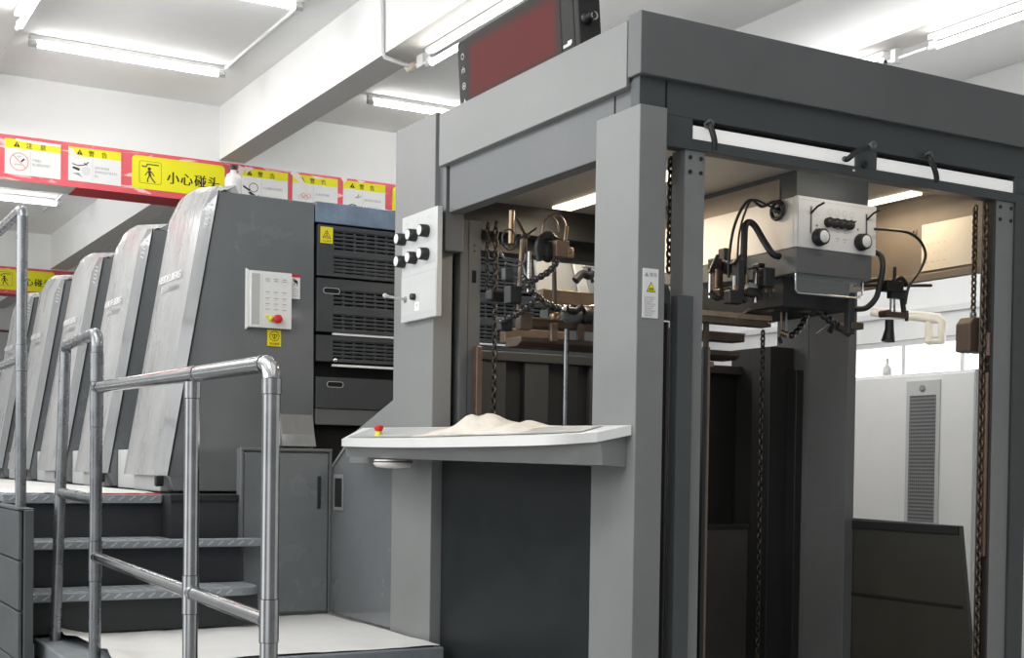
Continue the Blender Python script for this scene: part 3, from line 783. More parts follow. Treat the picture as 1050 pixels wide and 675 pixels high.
for pts in ([(2.591, 3.335, 2.537), (2.571, 3.300, 2.524), (2.575, 3.290, 2.498), (2.583, 3.290, 2.472), (2.588, 3.295, 2.450)],
            [(3.237, 3.285, 2.544), (3.198, 3.285, 2.529), (3.163, 3.285, 2.510), (3.138, 3.290, 2.491), (3.168, 3.335, 2.504)],
            [(3.556, 3.335, 2.562), (3.528, 3.300, 2.547), (3.537, 3.290, 2.519), (3.553, 3.290, 2.487), (3.561, 3.295, 2.465)]):
    part(MB().tube(pts, .0095, 'paint_black', 12, sm=True).rings(V(pts[0]) + V((0, .006, 0)), (0, -1, .15), [(0, .013), (.022, .013), (.022, .008), (.016, .001)], 'paint_mid', 14), 'lever_handle', 0)
part(MB().rings((3.258, y0, 2.497), (0, -1, 0), [(0, .013), (.008, .013), (.008, .006), (.002, .001)], 'black', 14).rings((3.21, y0, 2.47), (0, -1, 0), [(0, .005), (.006, .005), (.006, .001)], 'chrome', 10), 'bolt', 0)
# corner pillar and its label
pi_ = part(MB().box(XL, 2.419, YF, 3.557, 0, 2.56, 'paint'), 'corner_pillar', .003)
s = MB().box(2.335, 2.393, YF - .003, YF, 1.914, 2.064, 'sign_white').build('sticker', pi_); s['label'] = 'white warning sticker with yellow triangle'
m = MB(); f = m.face((2.335, YF - .0033, 1.914), (1, 0, 0), (0, 0, 1))
f.text('⚠', .008, .127, .012, 'ink_grey', 1); f.tri_warn(.013, .127, .011, 'ink_grey', 'sign_white', 1); f.text('警告', .024, .127, .013, 'ink_grey', 1, width=.028)
f.poly([(.013, .079), (.047, .079), (.030, .110)], 'ink', 1); f.poly([(.016, .081), (.044, .081), (.030, .107)], 'yellow', 2); f.disc(.025, .086, .003, 'ink', 3, 8); f.disc(.034, .086, .003, 'ink', 3, 8); f.line(.024, .090, .036, .090, .002, 'ink', 3)
for k in range(9): f.text(('运转中禁止', '进入升降区', '维修前必须', '切断电源', '当心夹伤', '请勿靠近', '挂牌上锁后', '方可作业', '注意安全')[k], .007, .060 - .0068 * k, .0055, 'ink_grey', 1, width=.040 - .006 * (k % 3))
m.build('lettering', s)
# rear column carrying the switch panel
rc = part(MB().box(XL, 2.40, 4.714, 5.088, 0, 2.85, 'paint'), 'rear_column', .003)
part(MB().box(XL + .02, XL + .1, 4.655, 4.716, 2.3, 2.845, 'paint_mid'), 'column_return', .002)
part(MB().box(2.40, 2.432, 4.76, 4.80, .7, 2.5, 'void'), 'joint_strip', 0)
ip = part(MB().box(2.43, 2.523, 4.705, 4.79, .2, 2.44, 'paint_mid'), 'inner_panel', .003)
m = MB(); f = m.face((2.43, 4.7045, .2), (1, 0, 0), (0, 0, 1)); f.disc(.062, 2.14, .004, 'void', 1, 10); f.disc(.062, 2.117, .004, 'void', 1, 10); f.rect(.052, 1.99, .072, 2.04, 'void', 1); f.line(.036, .3, .036, 2.24, .002, 'void', 1)
m.build('hole', ip)
sp = MB().box(XL - .022, XL, 4.642, 4.968, 2.040, 2.468, 'panel_grey').build('switch_panel', rc, .002)
m = MB(); f = m.face((XL - .0222, 4.968, 2.040), (0, -1, 0), (0, 0, 1))
f.rect(0, 0, .326, .185, 'panel_shade', 1); f.rect(.012, .028, .314, .18, 'panel_grey', 2); f.line(0, .185, .326, .185, .002, 'ink_faint', 3)
for r_, zz in ((0, .395), (1, .30)):
    for i in range(3): f.rect(.035 + .10 * i, zz, .060 + .10 * i, zz + .003, 'ink_faint', 3)
f.rect(.23, .215, .31, .219, 'ink_faint', 3)
for k in range(3): f.rect(.035, .16 - .01 * k, .09, .162 - .01 * k, 'ink_faint', 3); f.rect(.13, .16 - .01 * k, .28, .1615 - .01 * k, 'ink_faint', 3)
f.rect(.132, .036, .172, .072, 'sign_white', 3); f.line(.152, .04, .152, .064, .002, 'ink_grey', 4); f.rect(.146, .056, .158, .060, 'ink_grey', 4)
m.build('lettering', rc)
for r_, zz in ((0, 2.378), (1, 2.287)):
    for i in range(3):
        c = V((XL - .022, 4.948 - .108 * i, zz + .002 * i))
        kb = MB().rings(c, (-1, 0, 0), [(0, .024), (.004, .0255), (.035, .024), (.036, .020), (.036, .001)], 'rubber', 20).rings(c + V((-.0362, 0, 0)), (-1, 0, 0), [(0, .0195), (.001, .019), (.001, .001)], 'sign_white', 20)
        kb.build('rotary_knob', rc)
MB().rings((XL - .022, 4.84, 2.133), (-1, 0, 0), [(0, .014), (.018, .013), (.018, .001)], 'rubber', 16).build('push_button', rc)
MB().rings((XL - .022, 4.925, 2.131), (-1, 0, 0), [(0, .013), (.006, .013), (.008, .006)], 'ink_grey', 14).tube([(XL - .022, 4.925, 2.131), (XL - .10, 4.95, 2.143)], .006, 'chrome', 10).sphere((XL - .103, 4.95, 2.144), .010, 'panel_grey', 8).build('toggle_lever', rc)
# gusset plate and lower side doors
gp = MB(); gp.prism([(XL + .004, y, z) for y, z in ((5.08, 1.735), (5.535, 1.592), (5.60, 1.545), (5.60, .77), (5.08, .77))][::1], (.03, 0, 0), 'paint'); 
gp = MB(); gp.prism([(XL + .004, y, z) for y, z in ((5.08, 1.735), (5.56, 1.585), (5.56, 1.46), (5.08, 1.46))], (.03, 0, 0), 'paint')
part(gp, 'gusset_plate', .003)
sd = part(MB().prism([(XL + .006, y, z) for y, z in ((5.09, 1.56), (5.60, 1.535), (5.766, 1.437), (5.766, .763), (5.09, .763))], (.025, 0, 0), 'unit_body'), 'side_door', .004)
MB().bar((XL + .004, 5.60, 1.537), (XL + .004, 5.763, 1.44), .012, .012, 'paint').bar((XL + .004, 5.763, 1.44), (XL + .004, 5.763, .77), .008, .012, 'paint').build('door_edge', sd)
hd = MB(); hd.box(XL - .002, XL + .006, 5.615, 5.728, 1.245, 1.41, 'paint'); hd.add([(XL - .003, 5.715, 1.26), (XL - .003, 5.63, 1.26), (XL - .003, 5.63, 1.392), (XL - .003, 5.715, 1.392)], [(0, 1, 2, 3)], 'void'); hd.build('recess_handle', sd)
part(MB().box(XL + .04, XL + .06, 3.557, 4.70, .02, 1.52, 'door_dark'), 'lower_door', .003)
part(MB().box(XL + .06, XL + .10, 4.66, 4.714, 0, 1.5, 'paint_black'), 'joint_strip', 0)
# front posts
def fpost(x0, x1, mfront):
    o = part(MB().box(x0, x1, YF + .03, YF + .10, 0, 2.456, 'paint'), 'front_post', .003)
    m = MB()
    for dx in (.018, x1 - x0 - .018):
        for zz in (2.43, 2.385): m.rings((x0 + dx, YF + .03, zz), (0, -1, 0), [(0, .0065), (.004, .0065), (.004, .0035), (.001, .001)], 'black', 12)
    m.build('bolt', o)
fpost(2.512, 2.590, 0); fpost(3.925, 4.018, 0)
part(MB().box(2.480, 2.540, YF + .012, YF + .05, 0, 1.995, 'paint_blue'), 'post_cover', .002)
part(MB().box(2.432, 2.506, YF + .10, YF + .16, 1.93, 1.98, 'paint_dark'), 'bracket', .002)
part(MB().box(4.018, 4.10, YF + .02, YF + .09, 0, 2.456, 'paint_dark'), 'post_cover', .002)
part(MB().box(3.915, 3.924, 3.346, 3.402, 0, 2.456, 'strip_dark'), 'post_cover', .002)
# guides with copper edge on right post
part(MB().tube([(3.908, 3.360, 1.853), (3.929, 3.360, 1.858), (3.941, 3.360, 1.876), (3.943, 3.360, 1.898)], .005, 'copper', 8).box(3.903, 3.914, 3.350, 3.366, 1.885, 1.97, 'copper'), 'guide_strip', .002)
part(MB().box(3.903, 3.914, 3.352, 3.366, 1.15, 1.825, 'copper'), 'guide_strip', .002)
# inside ceiling, lights, side plates
part(MB().box(XL + .09, 4.0, YF + .07, 4.78, 2.54, 2.56, 'inner_grey'), 'inner_ceiling', 0)
part(MB().box(XL + .09, 4.0, 4.78, 4.86, 2.42, 2.56, 'paint_black').box(2.52, 4.0, 4.90, 5.0, 2.36, 2.5, 'paint_black'), 'rear_cross_beam', .002)
for x0, x1, ya, yb in ((2.87, 2.96, 3.93, 4.73), (3.86, 3.92, 3.70, 4.02)):
    part(MB().box(x0, x1, ya, yb, 2.532, 2.541, 'tube_warm'), 'inner_light', 0)
rp = part(MB().box(3.99, 4.04, 3.43, 4.62, 2.215, 2.56, 'plate_tan').box(3.97, 3.99, 3.43, 4.62, 2.205, 2.235, 'plate_tan'), 'side_plate', .003)
s = MB().box(3.984, 3.989, 3.50, 3.757, 2.248, 2.43, 'ivory').build('data_sheet', rp); s['label'] = 'cream data sheet with faint drawings'
m = MB(); f = m.face((3.9835, 3.757, 2.248), (0, -1, 0), (0, 0, 1))
for k in range(16): f.rect(.02 + .03 * (k % 4) + .01 * (k // 4 % 2), .03 + .035 * (k // 4), .03 + .03 * (k % 4) + .01 * random.random(), .032 + .035 * (k // 4), 'ink_faint', 1)
m.build('lettering', s)
m = MB()
for yy, zz in ((3.80, 2.41), (3.46, 2.42), (3.46, 2.34), (3.57, 2.22)): m.rings((3.99, yy, zz), (-1, 0, 0), [(0, .014), (.006, .014), (.006, .007), (.002, .001)], 'plate_tan', 14).rings((3.983, yy, zz), (-1, 0, 0), [(0, .006), (.001, .001)], 'black', 8)
m.build('bolt', rp)
rcol = part(MB().box(4.0, 4.05, 4.17, 4.41, 0, 2.54, 'paint_mid').box(4.0, 4.05, 4.412, 4.62, 0, 2.54, 'paint_mid').box(3.994, 4.0, 4.165, 4.408, 0, 1.30, 'paint_mid'), 'side_column', .003)
part(MB().prism([(4.05, 4.215, 1.258), (4.05, 3.595, 1.250), (4.05, 3.525, .745), (4.05, 3.5, .2), (4.05, 4.215, .2)], (.02, 0, 0), 'guard_olive').box(4.042, 4.05, 3.60, 4.2, 1.215, 1.250, 'paint_black').box(4.045, 4.05, 3.57, 4.2, .93, .945, 'paint_black'), 'side_guard', .002)
part(MB().box(4.0, 4.04, 3.43, 4.62, 0, .2, 'paint_dark'), 'side_plate', .003)
# rear wall of the pile chamber
bk = MB(); bk.box(2.50, 4.0, 4.90, 4.94, 0, 1.93, 'paint_black')
for xa, xb, mm in ((2.60, 2.74, 'paint_dark'), (2.83, 2.95, 'paint_dark'), (3.05, 3.10, 'paint_black'), (3.16, 3.36, 'paint_dark'), (3.45, 3.62, 'paint_black')): bk.box(xa, xb, 4.87, 4.90, 0, 1.90, mm)
bk.box(2.50, 4.0, 4.86, 4.90, 1.90, 1.94, 'paint_dark')
part(bk, 'rear_wall', .004)
part(MB().box(4.0, 4.02, 4.62, 4.94, 0, 2.02, 'paint_black'), 'side_panel', .002)
part(MB().box(3.86, 3.995, 4.50, 4.62, 0, 2.0, 'paint_black').box(3.96, 4.0, 4.44, 4.50, 0, 1.90, 'paint_black'), 'chain_guard', .003)
part(MB().box(3.05, 3.585, 4.3, 4.35, .3, 1.225, 'strip_dark').box(3.05, 3.585, 4.295, 4.30, 1.21, 1.23, 'void'), 'pile_board', .006)
# feed bars across the rear
part(MB().box(2.56, 3.70, 4.28, 4.36, 2.075, 2.125, 'brown_bar').box(2.56, 3.70, 4.279, 4.285, 2.118, 2.127, 'brass'), 'feed_bar', .008, 'polished brown bar across the feeder')
part(MB().box(2.50, 3.55, 4.30, 4.38, 1.985, 2.02, 'brown_dark').box(2.50, 3.55, 4.296, 4.30, 2.012, 2.02, 'brown_bar'), 'feed_bar', .004)
part(MB().prism([(2.48, 4.30, 1.945), (2.48, 4.30, 1.925), (2.48, 4.33, 1.91), (2.48, 4.42, 1.91), (2.48, 4.42, 1.945)], (1.05, 0, 0), 'brown_dark'), 'feed_bar', .004)
part(MB().box(2.62, 2.70, 4.34, 4.40, 2.0, 2.06, 'paint_mid').cyl((2.80, 4.26, 2.07), (2.80, 4.34, 2.07), .018, 'copper', 16).cyl((2.78, 4.25, 2.075), (2.70, 4.27, 2.065), .004, 'chrome', 8), 'bar_bracket', .003)
part(MB().box(2.60, 2.63, 4.28, 4.30, 1.93, 2.0, 'copper'), 'bar_bracket', .003)
part(MB().box(2.72, 2.75, 4.28, 4.295, 1.94, 2.03, 'brown_dark'), 'bar_bracket', .003)
for x, y, z0, z1, r, mm in ((2.585, 4.15, .6, 1.965, .007, 'steel_worn'), (2.599, 4.16, .6, 1.965, .005, 'paint_black'), (2.737, 3.5, 0, 1.86, .0055, 'brown_bar'), (2.722, 3.5, 0, 1.86, .010, 'paint_black'), (2.577, 3.5, 0, 1.90, .006, 'brass'), (2.556, 3.5, 0, 1.93, .014, 'paint_black')):
    part(MB().cyl((x, y, z0), (x, y, z1), r, mm, 12), 'guide_rod', 0)
part(MB().box(2.486, 2.512, 4.66, 4.70, .4, 1.935, 'copper'), 'guide_strip', .003)

# operator shelf on the left side
sh = MB()
inner = [(XL, 5.14, 1.598), (XL, 4.712, 1.596), (XL, 4.2, 1.588), (XL, 3.6, 1.572), (XL, 3.345, 1.566)]
outer = [(2.20, 5.36, 1.565), (2.15, 5.18, 1.561), (2.10, 4.77, 1.554), (2.06, 4.29, 1.549), (2.045, 3.75, 1.548), (2.085, 3.45, 1.551), (2.208, 3.36, 1.562)]
outer = [V(p) for p in smooth_path(outer, 5)]
def zback(y): return 1.586 + (y - 3.33) * .0155
inn = [V((XL - .002, U(5.40, 3.332, i / (len(outer) - 1)), zback(U(5.40, 3.332, i / (len(outer) - 1))))) for i in range(len(outer))]
th = V((0, 0, -.030)); n = len(outer)
sh.add(inn + outer, [(i, i + 1, n + i + 1, n + i)[::-1] for i in range(n - 1)][::1], 'white_enamel')
sh.add([p + th for p in inn] + [p + th for p in outer], [(i, i + 1, n + i + 1, n + i) for i in range(n - 1)], 'white_enamel')
sh.add(outer + [p + th for p in outer], [(i, i + 1, n + i + 1, n + i) for i in range(n - 1)], 'white_enamel', True)
for e in (0, n - 1): sh.add([inn[e], outer[e], outer[e] + th, inn[e] + th], [(0, 1, 2, 3) if e == 0 else (3, 2, 1, 0)], 'white_enamel')
so = part(sh, 'operator_shelf', .005, 'white sloping shelf on the feeder side')
# grey mat inlay on the shelf
mt = MB(); a_ = [U_ for U_ in range(2, n - 2)]
ri = [inn[i] + (outer[i] - inn[i]) * .10 + V((0, 0, .003)) for i in a_]; ro = [inn[i] + (outer[i] - inn[i]) * .86 + V((0, 0, .003)) for i in a_]
mt.add(ri + ro, [(i, i + 1, len(a_) + i + 1, len(a_) + i)[::-1] for i in range(len(a_) - 1)], 'panel_shade'); mt.build('mat_inlay', so)
ap = MB(); A = [p + th + (V((XL, p.y, p.z)) - p) * .12 for p in outer]; B_ = [V((p.x + (XL - p.x) * .10, p.y, 1.462 + (p.y - 3.3) * .0135)) for p in A]
C_ = [V((XL - .001, p.y, 1.456 + (p.y - 3.3) * .0165)) for p in B_]
for a_, b_ in ((A, B_), (B_, C_)): ap.add(a_ + b_, [(i, i + 1, n + i + 1, n + i) for i in range(n - 1)], 'paint', True)
ap.add([A[-1], B_[-1], C_[-1], V((XL - .001, A[-1].y, A[-1].z + .04))], [(0, 1, 2, 3)], 'paint'); ap.add([A[0], B_[0], C_[0], V((XL - .001, A[0].y, A[0].z + .04))], [(3, 2, 1, 0)], 'paint')
ap.build('apron', so)
es = MB(); ec = V((2.18, 4.92, 1.574)); es.rings(ec, (0, 0, 1), [(-.004, .016), (.010, .014), (.014, .010), (.018, .010)], 'yellow_sticker', 18).build('button_base', so)
MB().rings(ec, (0, 0, 1), [(.017, .011), (.022, .017), (.036, .020), (.040, .017), (.042, .001)], 'red', 20).build('stop_button', so)
MB().rings((2.19, 4.80, 1.476), (0, 0, -1), [(0, .001), (0, .075), (.018, .078), (.030, .066), (.034, .02), (.034, .001)], 'bottle_white', 24).torus((2.19, 4.80, 1.468), (0, 0, 1), .077, .003, 'brown_dark', 28, 6).build('under_tray', so)

# crumpled cloth on the shelf
rg = MB(); nu, nv = 34, 14; vs = []
def zs(y, t): return U(zback(y), 1.549, t)
for j in range(nv + 1):
    for i in range(nu + 1):
        a = i / nu; t = j / nv
        y = U(4.44, 3.70, a); x = U(2.29, 2.10, t)
        env = math.sin(math.pi * min(1, max(0, t))) ** .5 * math.sin(math.pi * a) ** .6
        h = env * (.012 + .058 * max(0, 1 - abs(a - .50 + .1 * t) / .34) + .012 * abs(math.sin(8 * a + 6 * t)) + .007 * math.sin(19 * a - 9 * t)) + .034 * math.exp(-((a - .86) / .055) ** 2) * env
        vs.append((x + .015 * math.sin(7 * a) * t, y + .02 * math.sin(6 * t), zs(y, (2.317 - x) / .262) + .005 + max(0, h) * .78))
rg.add(vs, [(j * (nu + 1) + i, j * (nu + 1) + i + 1, (j + 1) * (nu + 1) + i + 1, (j + 1) * (nu + 1) + i) for j in range(nv) for i in range(nu)], 'rag', True)
o = tag(rg.build('cleaning_rag'), 'crumpled off-white cleaning cloth lying on the white operator shelf', 'cloth')
mdf = o.modifiers.new('thick', 'SOLIDIFY'); mdf.thickness = .004; mdf.offset = 1
tag(MB().obox((2.15, 4.80, 1.566), (.03, -.005, .0066), (-.003, -.05, -.001), (0, 0, .0015), 'yellow_sticker').obox((2.14, 4.82, 1.564), (.06, -.01, .014), (-.004, -.10, -.002), (0, 0, .001), 'gel_tan').build('paper_scrap'), 'small yellow and orange scrap beside the red stop button on the shelf', 'scrap')

# ------------------------------------------------------------------ display on the roof
dp = thing('status_display', (2.42, 4.3, 2.83), 'dark display panel with a dull red screen tilted on top of the feeder', 'display')
o0 = V((2.44, 4.735, 2.825)); up = V((-.05, .045, 1)).normalized(); al = V((0, -1, .016)).normalized()
nn = al.cross(up).normalized()
L, H = .855, .32
MB().obox(o0 + al * 0, al * L, up * H, -nn * .03, 'screen_frame').build('housing', dp, .004)
m = MB(); f = m.face(o0 + nn * .001, al, up)
f.rect(.065, .045, .775, .305, 'screen_red', 1); m.build('screen', dp)
m = MB(); f = m.face(o0 + nn * .001, al, up)
f.ring(.045, .255, .014, .004, 'ink_faint', 2, 5); f.rect(.037, .262, .053, .267, 'ink_faint', 2)
f.path([(.034, .19), (.034, .205), (.056, .205), (.056, .19)], .004, 'ink_faint', 2); f.line(.045, .19, .045, .216, .004, 'ink_faint', 2)
f.ring(.045, .138, .014, .004, 'ink_faint', 2); f.rect(.040, .134, .050, .142, 'ink_faint', 2)
f.poly([(.034, .066), (.056, .066), (.045, .088)], 'sign_white', 2); f.line(.045, .070, .045, .080, .003, 'red', 3)
f.rect(.785, .075, .835, .086, 'panel_grey', 2); f.rect(.815, .080, .842, .093, 'ivory', 3); m.build('lettering', dp)
sd_ = MB().obox(o0 + al * (L + .002) - nn * .001, al * .03, up * H, -nn * .09, 'screen_frame').build('end_box', dp, .004)
for zz in (.055, .155, .25, .30):
    c = o0 + al * (L + .03) + up * zz - nn * .03
    cn = MB().rings(c, al, [(0, .022), (.02, .022), (.02, .014), (.045, .014), (.045, .010), (.03, .001)], 'black', 14)
    cn.torus(c + al * .040 - nn * .010, al, .012, .003, 'panel_shade', 14, 6)
    cn.build('connector', dp)

# ------------------------------------------------------------------ suction head
hx0, hx1, hy = 3.245, 3.632, 3.65
sh_ = thing('suction_head', (3.44, 3.95, 2.16), 'boxy cream and grey feeder head hanging inside the feeder, with black knobs', 'feeder head')
MB().box(3.25, 3.602, hy + .012, 4.5, 2.435, 2.54, 'front_dark').build('upper_housing', sh_, .003)
MB().box(hx0 + .001, hx0 + .004, hy + .10, 4.5, 2.435, 2.52, 'plate_tan').build('upper_side', sh_)
MB().box(hx0, hx1 - .02, hy + .02, 4.5, 2.262, 2.444, 'white_warm').build('side_housing', sh_, .003)
fp = MB().box(hx0, hx1, hy, hy + .02, 2.262, 2.446, 'white_enamel').build('front_panel', sh_, .002)
m = MB(); f = m.face((hx0, hy - .0005, 2.262), (1, 0, 0), (0, 0, 1))
f.line(.003, .004, .003, .18, .0015, 'ink_grey', 1); f.line(.006, .172, .38, .172, .001, 'ink_faint', 1)
for i in range(4): f.ring(.155 + .036 * i, .140, .012, .0015, 'ink_faint', 1, 6); f.rect(.150 + .036 * i, .122, .162 + .036 * i, .124, 'ink_faint', 1)
for i in range(2):
    f.rect(.185 + .036 * i, .080, .203 + .036 * i, .0825, 'ink', 1); f.rect(.190 + .036 * i, .068, .200 + .036 * i, .072, 'ink_faint', 1); f.rect(.185 + .036 * i, .045, .203 + .036 * i, .047, 'ink_grey', 1); f.rect(.190 + .036 * i, .034, .198 + .036 * i, .038, 'ink_faint', 1)
f.rect(.088, .080, .098, .088, 'ink_grey', 1); f.rect(.290, .085, .298, .094, 'ink_grey', 1); f.rect(.085, .072, .102, .073, 'ink_grey', 1)
f.rect(.062, .055, .067, .148, 'ink', 1); f.rect(.334, .06, .339, .15, 'ink', 1); f.rect(.058, .05, .071, .152, 'ink_faint', 0.5); f.rect(.330, .055, .343, .153, 'ink_faint', 0.5)
m.build('lettering', fp)
def fknob(p):
    p = V(p)
    MB().rings(p, (0, -1, 0), [(0, .031), (.005, .033), (.032, .029), (.034, .024), (.034, .001)], 'rubber', 24).rings(p + V((0, -.0345, 0)), (0, -1, 0), [(0, .022), (.0015, .021), (.0015, .001)], 'sign_white', 22).build('rotary_knob', fp)
fknob((3.345, hy, 2.303)); fknob((3.552, hy, 2.305))
b = MB()
for i in range(4): b.rings((3.390 + .034 * i, hy, 2.362), (0, -1, 0), [(0, .018), (.018, .017), (.019, .001)], 'rubber', 14)
b.box(3.385, 3.50, hy - .012, hy, 2.362, 2.378, 'rubber').prism([(3.49, hy, 2.374), (3.52, hy, 2.380), (3.49, hy, 2.350)], (0, -.015, 0), 'rubber'); b.build('button_row', fp)
for x, zz in ((3.309, 2.408), (3.583, 2.412)):
    MB().tube([(x, hy, zz - .02), (x + .004, hy - .03, zz), (x + .018, hy - .05, zz + .012)], .004, 'rubber', 8).build('slide_lever', fp)
lo = MB()
lo.prism([(hx0 + .004, hy + .003, 2.262), (hx0 + .004, hy + .003, 2.170), (hx0 + .004, hy + .18, 2.165), (hx0 + .004, 4.48, 2.215), (hx0 + .004, 4.48, 2.262)], (hx1 - hx0 - .02, 0, 0), 'paint_mid')
lo.build('lower_housing', sh_, .003)
MB().box(hx0 + .03, hx1 - .03, hy + .10, 4.4, 2.06, 2.175, 'paint_black').build('gear_box', sh_, .004)
cg = MB(); cg.box(hx0 + .01, hx1 - .06, hy + .012, hy + .016, 2.10, 2.17, 'clear'); cgo = cg.build('clear_guard', sh_)
MB().tube([(hx0 + .006, hy + .01, 2.168), (hx0 + .006, hy + .01, 2.108), (hx0 + .016, hy + .01, 2.098), (hx1 - .085, hy + .01, 2.10), (hx1 - .055, hy + .01, 2.115), (hx1 - .052, hy + .01, 2.16)], .004, 'chrome', 8).build('guard_rim', cgo)
hw = MB(); c = V((hx0 - .012, 3.745, 2.405)); hw.torus(c, (1, 0, 0), .032, .0075, 'rubber', 24, 8).rings(c + V((-.01, 0, 0)), (1, 0, 0), [(0, .001), (0, .011), (.02, .011)], 'rubber', 12)
for a in (0, 2.1, 4.2): hw.bar(c, c + V((0, math.cos(a) * .03, math.sin(a) * .03)), .008, .006, 'rubber')
hw.build('handwheel', sh_)
def hose(name, pts, r, m='rubber', parent=sh_, sm=True): return MB().tube(pts, r, m, 10, sm=sm).build(name, parent)
hose('hose', [(3.233, 3.730, 2.235), (3.200, 3.730, 2.243), (3.184, 3.760, 2.292), (3.167, 3.790, 2.348), (3.147, 3.800, 2.361), (3.129, 3.800, 2.342), (3.126, 3.800, 2.274), (3.124, 3.800, 2.189), (3.137, 3.820, 2.114)], .0125)
hose('cable', [(3.221, 3.700, 2.413), (3.201, 3.730, 2.430), (3.180, 3.770, 2.417), (3.146, 3.790, 2.441), (3.110, 3.800, 2.403), (3.083, 3.810, 2.328), (3.075, 3.820, 2.237), (3.081, 3.830, 2.157)], .0055)
hose('cable', [(3.216, 3.710, 2.390), (3.195, 3.750, 2.419), (3.155, 3.790, 2.442), (3.128, 3.800, 2.395), (3.111, 3.810, 2.317), (3.112, 3.820, 2.219)], .004)
hose('hose', [(3.656, 3.700, 2.296), (3.687, 3.680, 2.274), (3.679, 3.660, 2.223), (3.665, 3.660, 2.160), (3.647, 3.660, 2.107), (3.608, 3.670, 2.069), (3.558, 3.680, 2.062)], .011)
MB().box(3.515, 3.545, 3.66, 3.69, 1.965, 2.12, 'paint_black').box(3.525, 3.585, 3.655, 3.695, 1.985, 2.01, 'brown_dark').build('elbow_bracket', sh_, .004)
hose('cable', [(3.595, 3.620, 2.355), (3.684, 3.620, 2.360), (3.771, 3.620, 2.358), (3.833, 3.620, 2.331), (3.860, 3.620, 2.282), (3.831, 3.620, 2.220), (3.776, 3.620, 2.157), (3.758, 3.620, 2.089)], .0055)
# under the head: jointed hoses and nozzles
def ribbed(name, pts, r, parent, m='gloss_black', k=40):
    """jointed segment hose: glossy beads strung along a smooth path"""
    P = smooth_path(pts, k); mb = MB(); last = None; i = 0
    for p in P:
        if last is None or (p - last).length > r * 1.15:
            rr = r * (1.22 if i % 2 else .92); mb.sphere(p, rr, m, 7); last = p; i += 1
    mb.tube(P[::5] + [P[-1]], r * .75, m, 8)
    return mb.build(name, parent)
ribbed('ribbed_hose', [(3.517, 3.900, 2.096), (3.518, 3.900, 2.051), (3.489, 3.900, 2.004), (3.446, 3.900, 1.971)], .011, sh_)
ribbed('ribbed_hose', [(3.485, 3.800, 2.069), (3.525, 3.800, 2.042), (3.565, 3.800, 2.023), (3.606, 3.800, 2.003)], .012, sh_)
MB().tube([(3.586, 3.800, 2.013), (3.626, 3.800, 2.000), (3.652, 3.800, 1.987)], .016, 'brown_dark', 12).tube([(3.580, 3.800, 2.024), (3.551, 3.800, 1.988)], .012, 'paint_black', 8).cyl((3.478, 3.800, 1.976), (3.546, 3.800, 2.018), .0025, 'chrome', 6).build('nozzle', sh_)
MB().cyl((3.395, 3.900, 2.061), (3.401, 3.900, 1.994), .0055, 'copper', 8).cyl((3.419, 3.900, 2.063), (3.421, 3.900, 1.977), .005, 'steel_worn', 8).cyl((3.379, 3.880, 1.980), (3.396, 3.860, 1.969), .012, 'brass', 12).cyl((3.387, 3.900, 1.964), (3.398, 3.900, 1.942), .008, 'rubber', 10).build('nozzle', sh_)
MB().box(3.42, 3.46, 3.80, 3.84, 2.055, 2.07, 'brass').box(3.30, 3.33, 3.86, 3.90, 2.055, 2.068, 'brass').box(3.50, 3.53, 3.80, 3.83, 2.06, 2.10, 'paint_black').build('fitting', sh_, .003)
MB().cyl((3.595, 3.720, 2.157), (4.002, 3.720, 2.190), .006, 'rubber', 8).cyl((3.614, 3.720, 2.170), (3.740, 3.720, 2.195), .009, 'paint_black', 10).build('carrier_rod', sh_)

# height sensor on the right, hung from the carrier rod
hsn = thing('height_sensor', (3.724, 3.660, 2.024), 'black clamp and sensor hanging right of the feeder head in front of the window', 'sensor')
MB().cyl((3.742, 3.660, 2.232), (3.741, 3.660, 2.166), .006, 'black', 10).build('stem', hsn)
p = V((3.736, 3.660, 2.158)); MB().box(p.x - .05, p.x + .035, p.y - .02, p.y + .02, p.z - .022, p.z + .02, 'black').box(p.x - .02, p.x + .06, p.y - .015, p.y + .015, p.z - .045, p.z - .01, 'paint_black').tube([p + V((.0, 0, .02)), p + V((.04, 0, .035)), p + V((.07, 0, .01))], .01, 'black', 10, sm=True).build('clamp', hsn, .004)
MB().cyl((3.726, 3.660, 2.135), (3.723, 3.660, 2.061), .004, 'steel_worn', 8).cyl((3.742, 3.660, 2.136), (3.744, 3.660, 2.063), .004, 'steel_worn', 8).cyl((3.783, 3.660, 2.121), (3.795, 3.660, 2.059), .010, 'paint_black', 10).build('rod', hsn)
p = V((3.749, 3.660, 2.052)); MB().box(p.x - .055, p.x + .06, p.y - .012, p.y + .012, p.z - .010, p.z + .010, 'brown_dark').cyl(p + V((.06, 0, -.02)), p + V((.06, 0, .02)), .007, 'rubber', 10).cyl(p + V((-.055, -.02, 0)), p + V((-.055, .02, 0)), .014, 'brown_dark', 12).build('cross_arm', hsn, .003)
MB().tube([(3.719, 3.660, 2.031), (3.720, 3.660, 1.995), (3.714, 3.660, 1.950)], .018, 'black', 14, rf=lambda i: (.016, .017, .026)[i]).build('sensor_head', hsn)

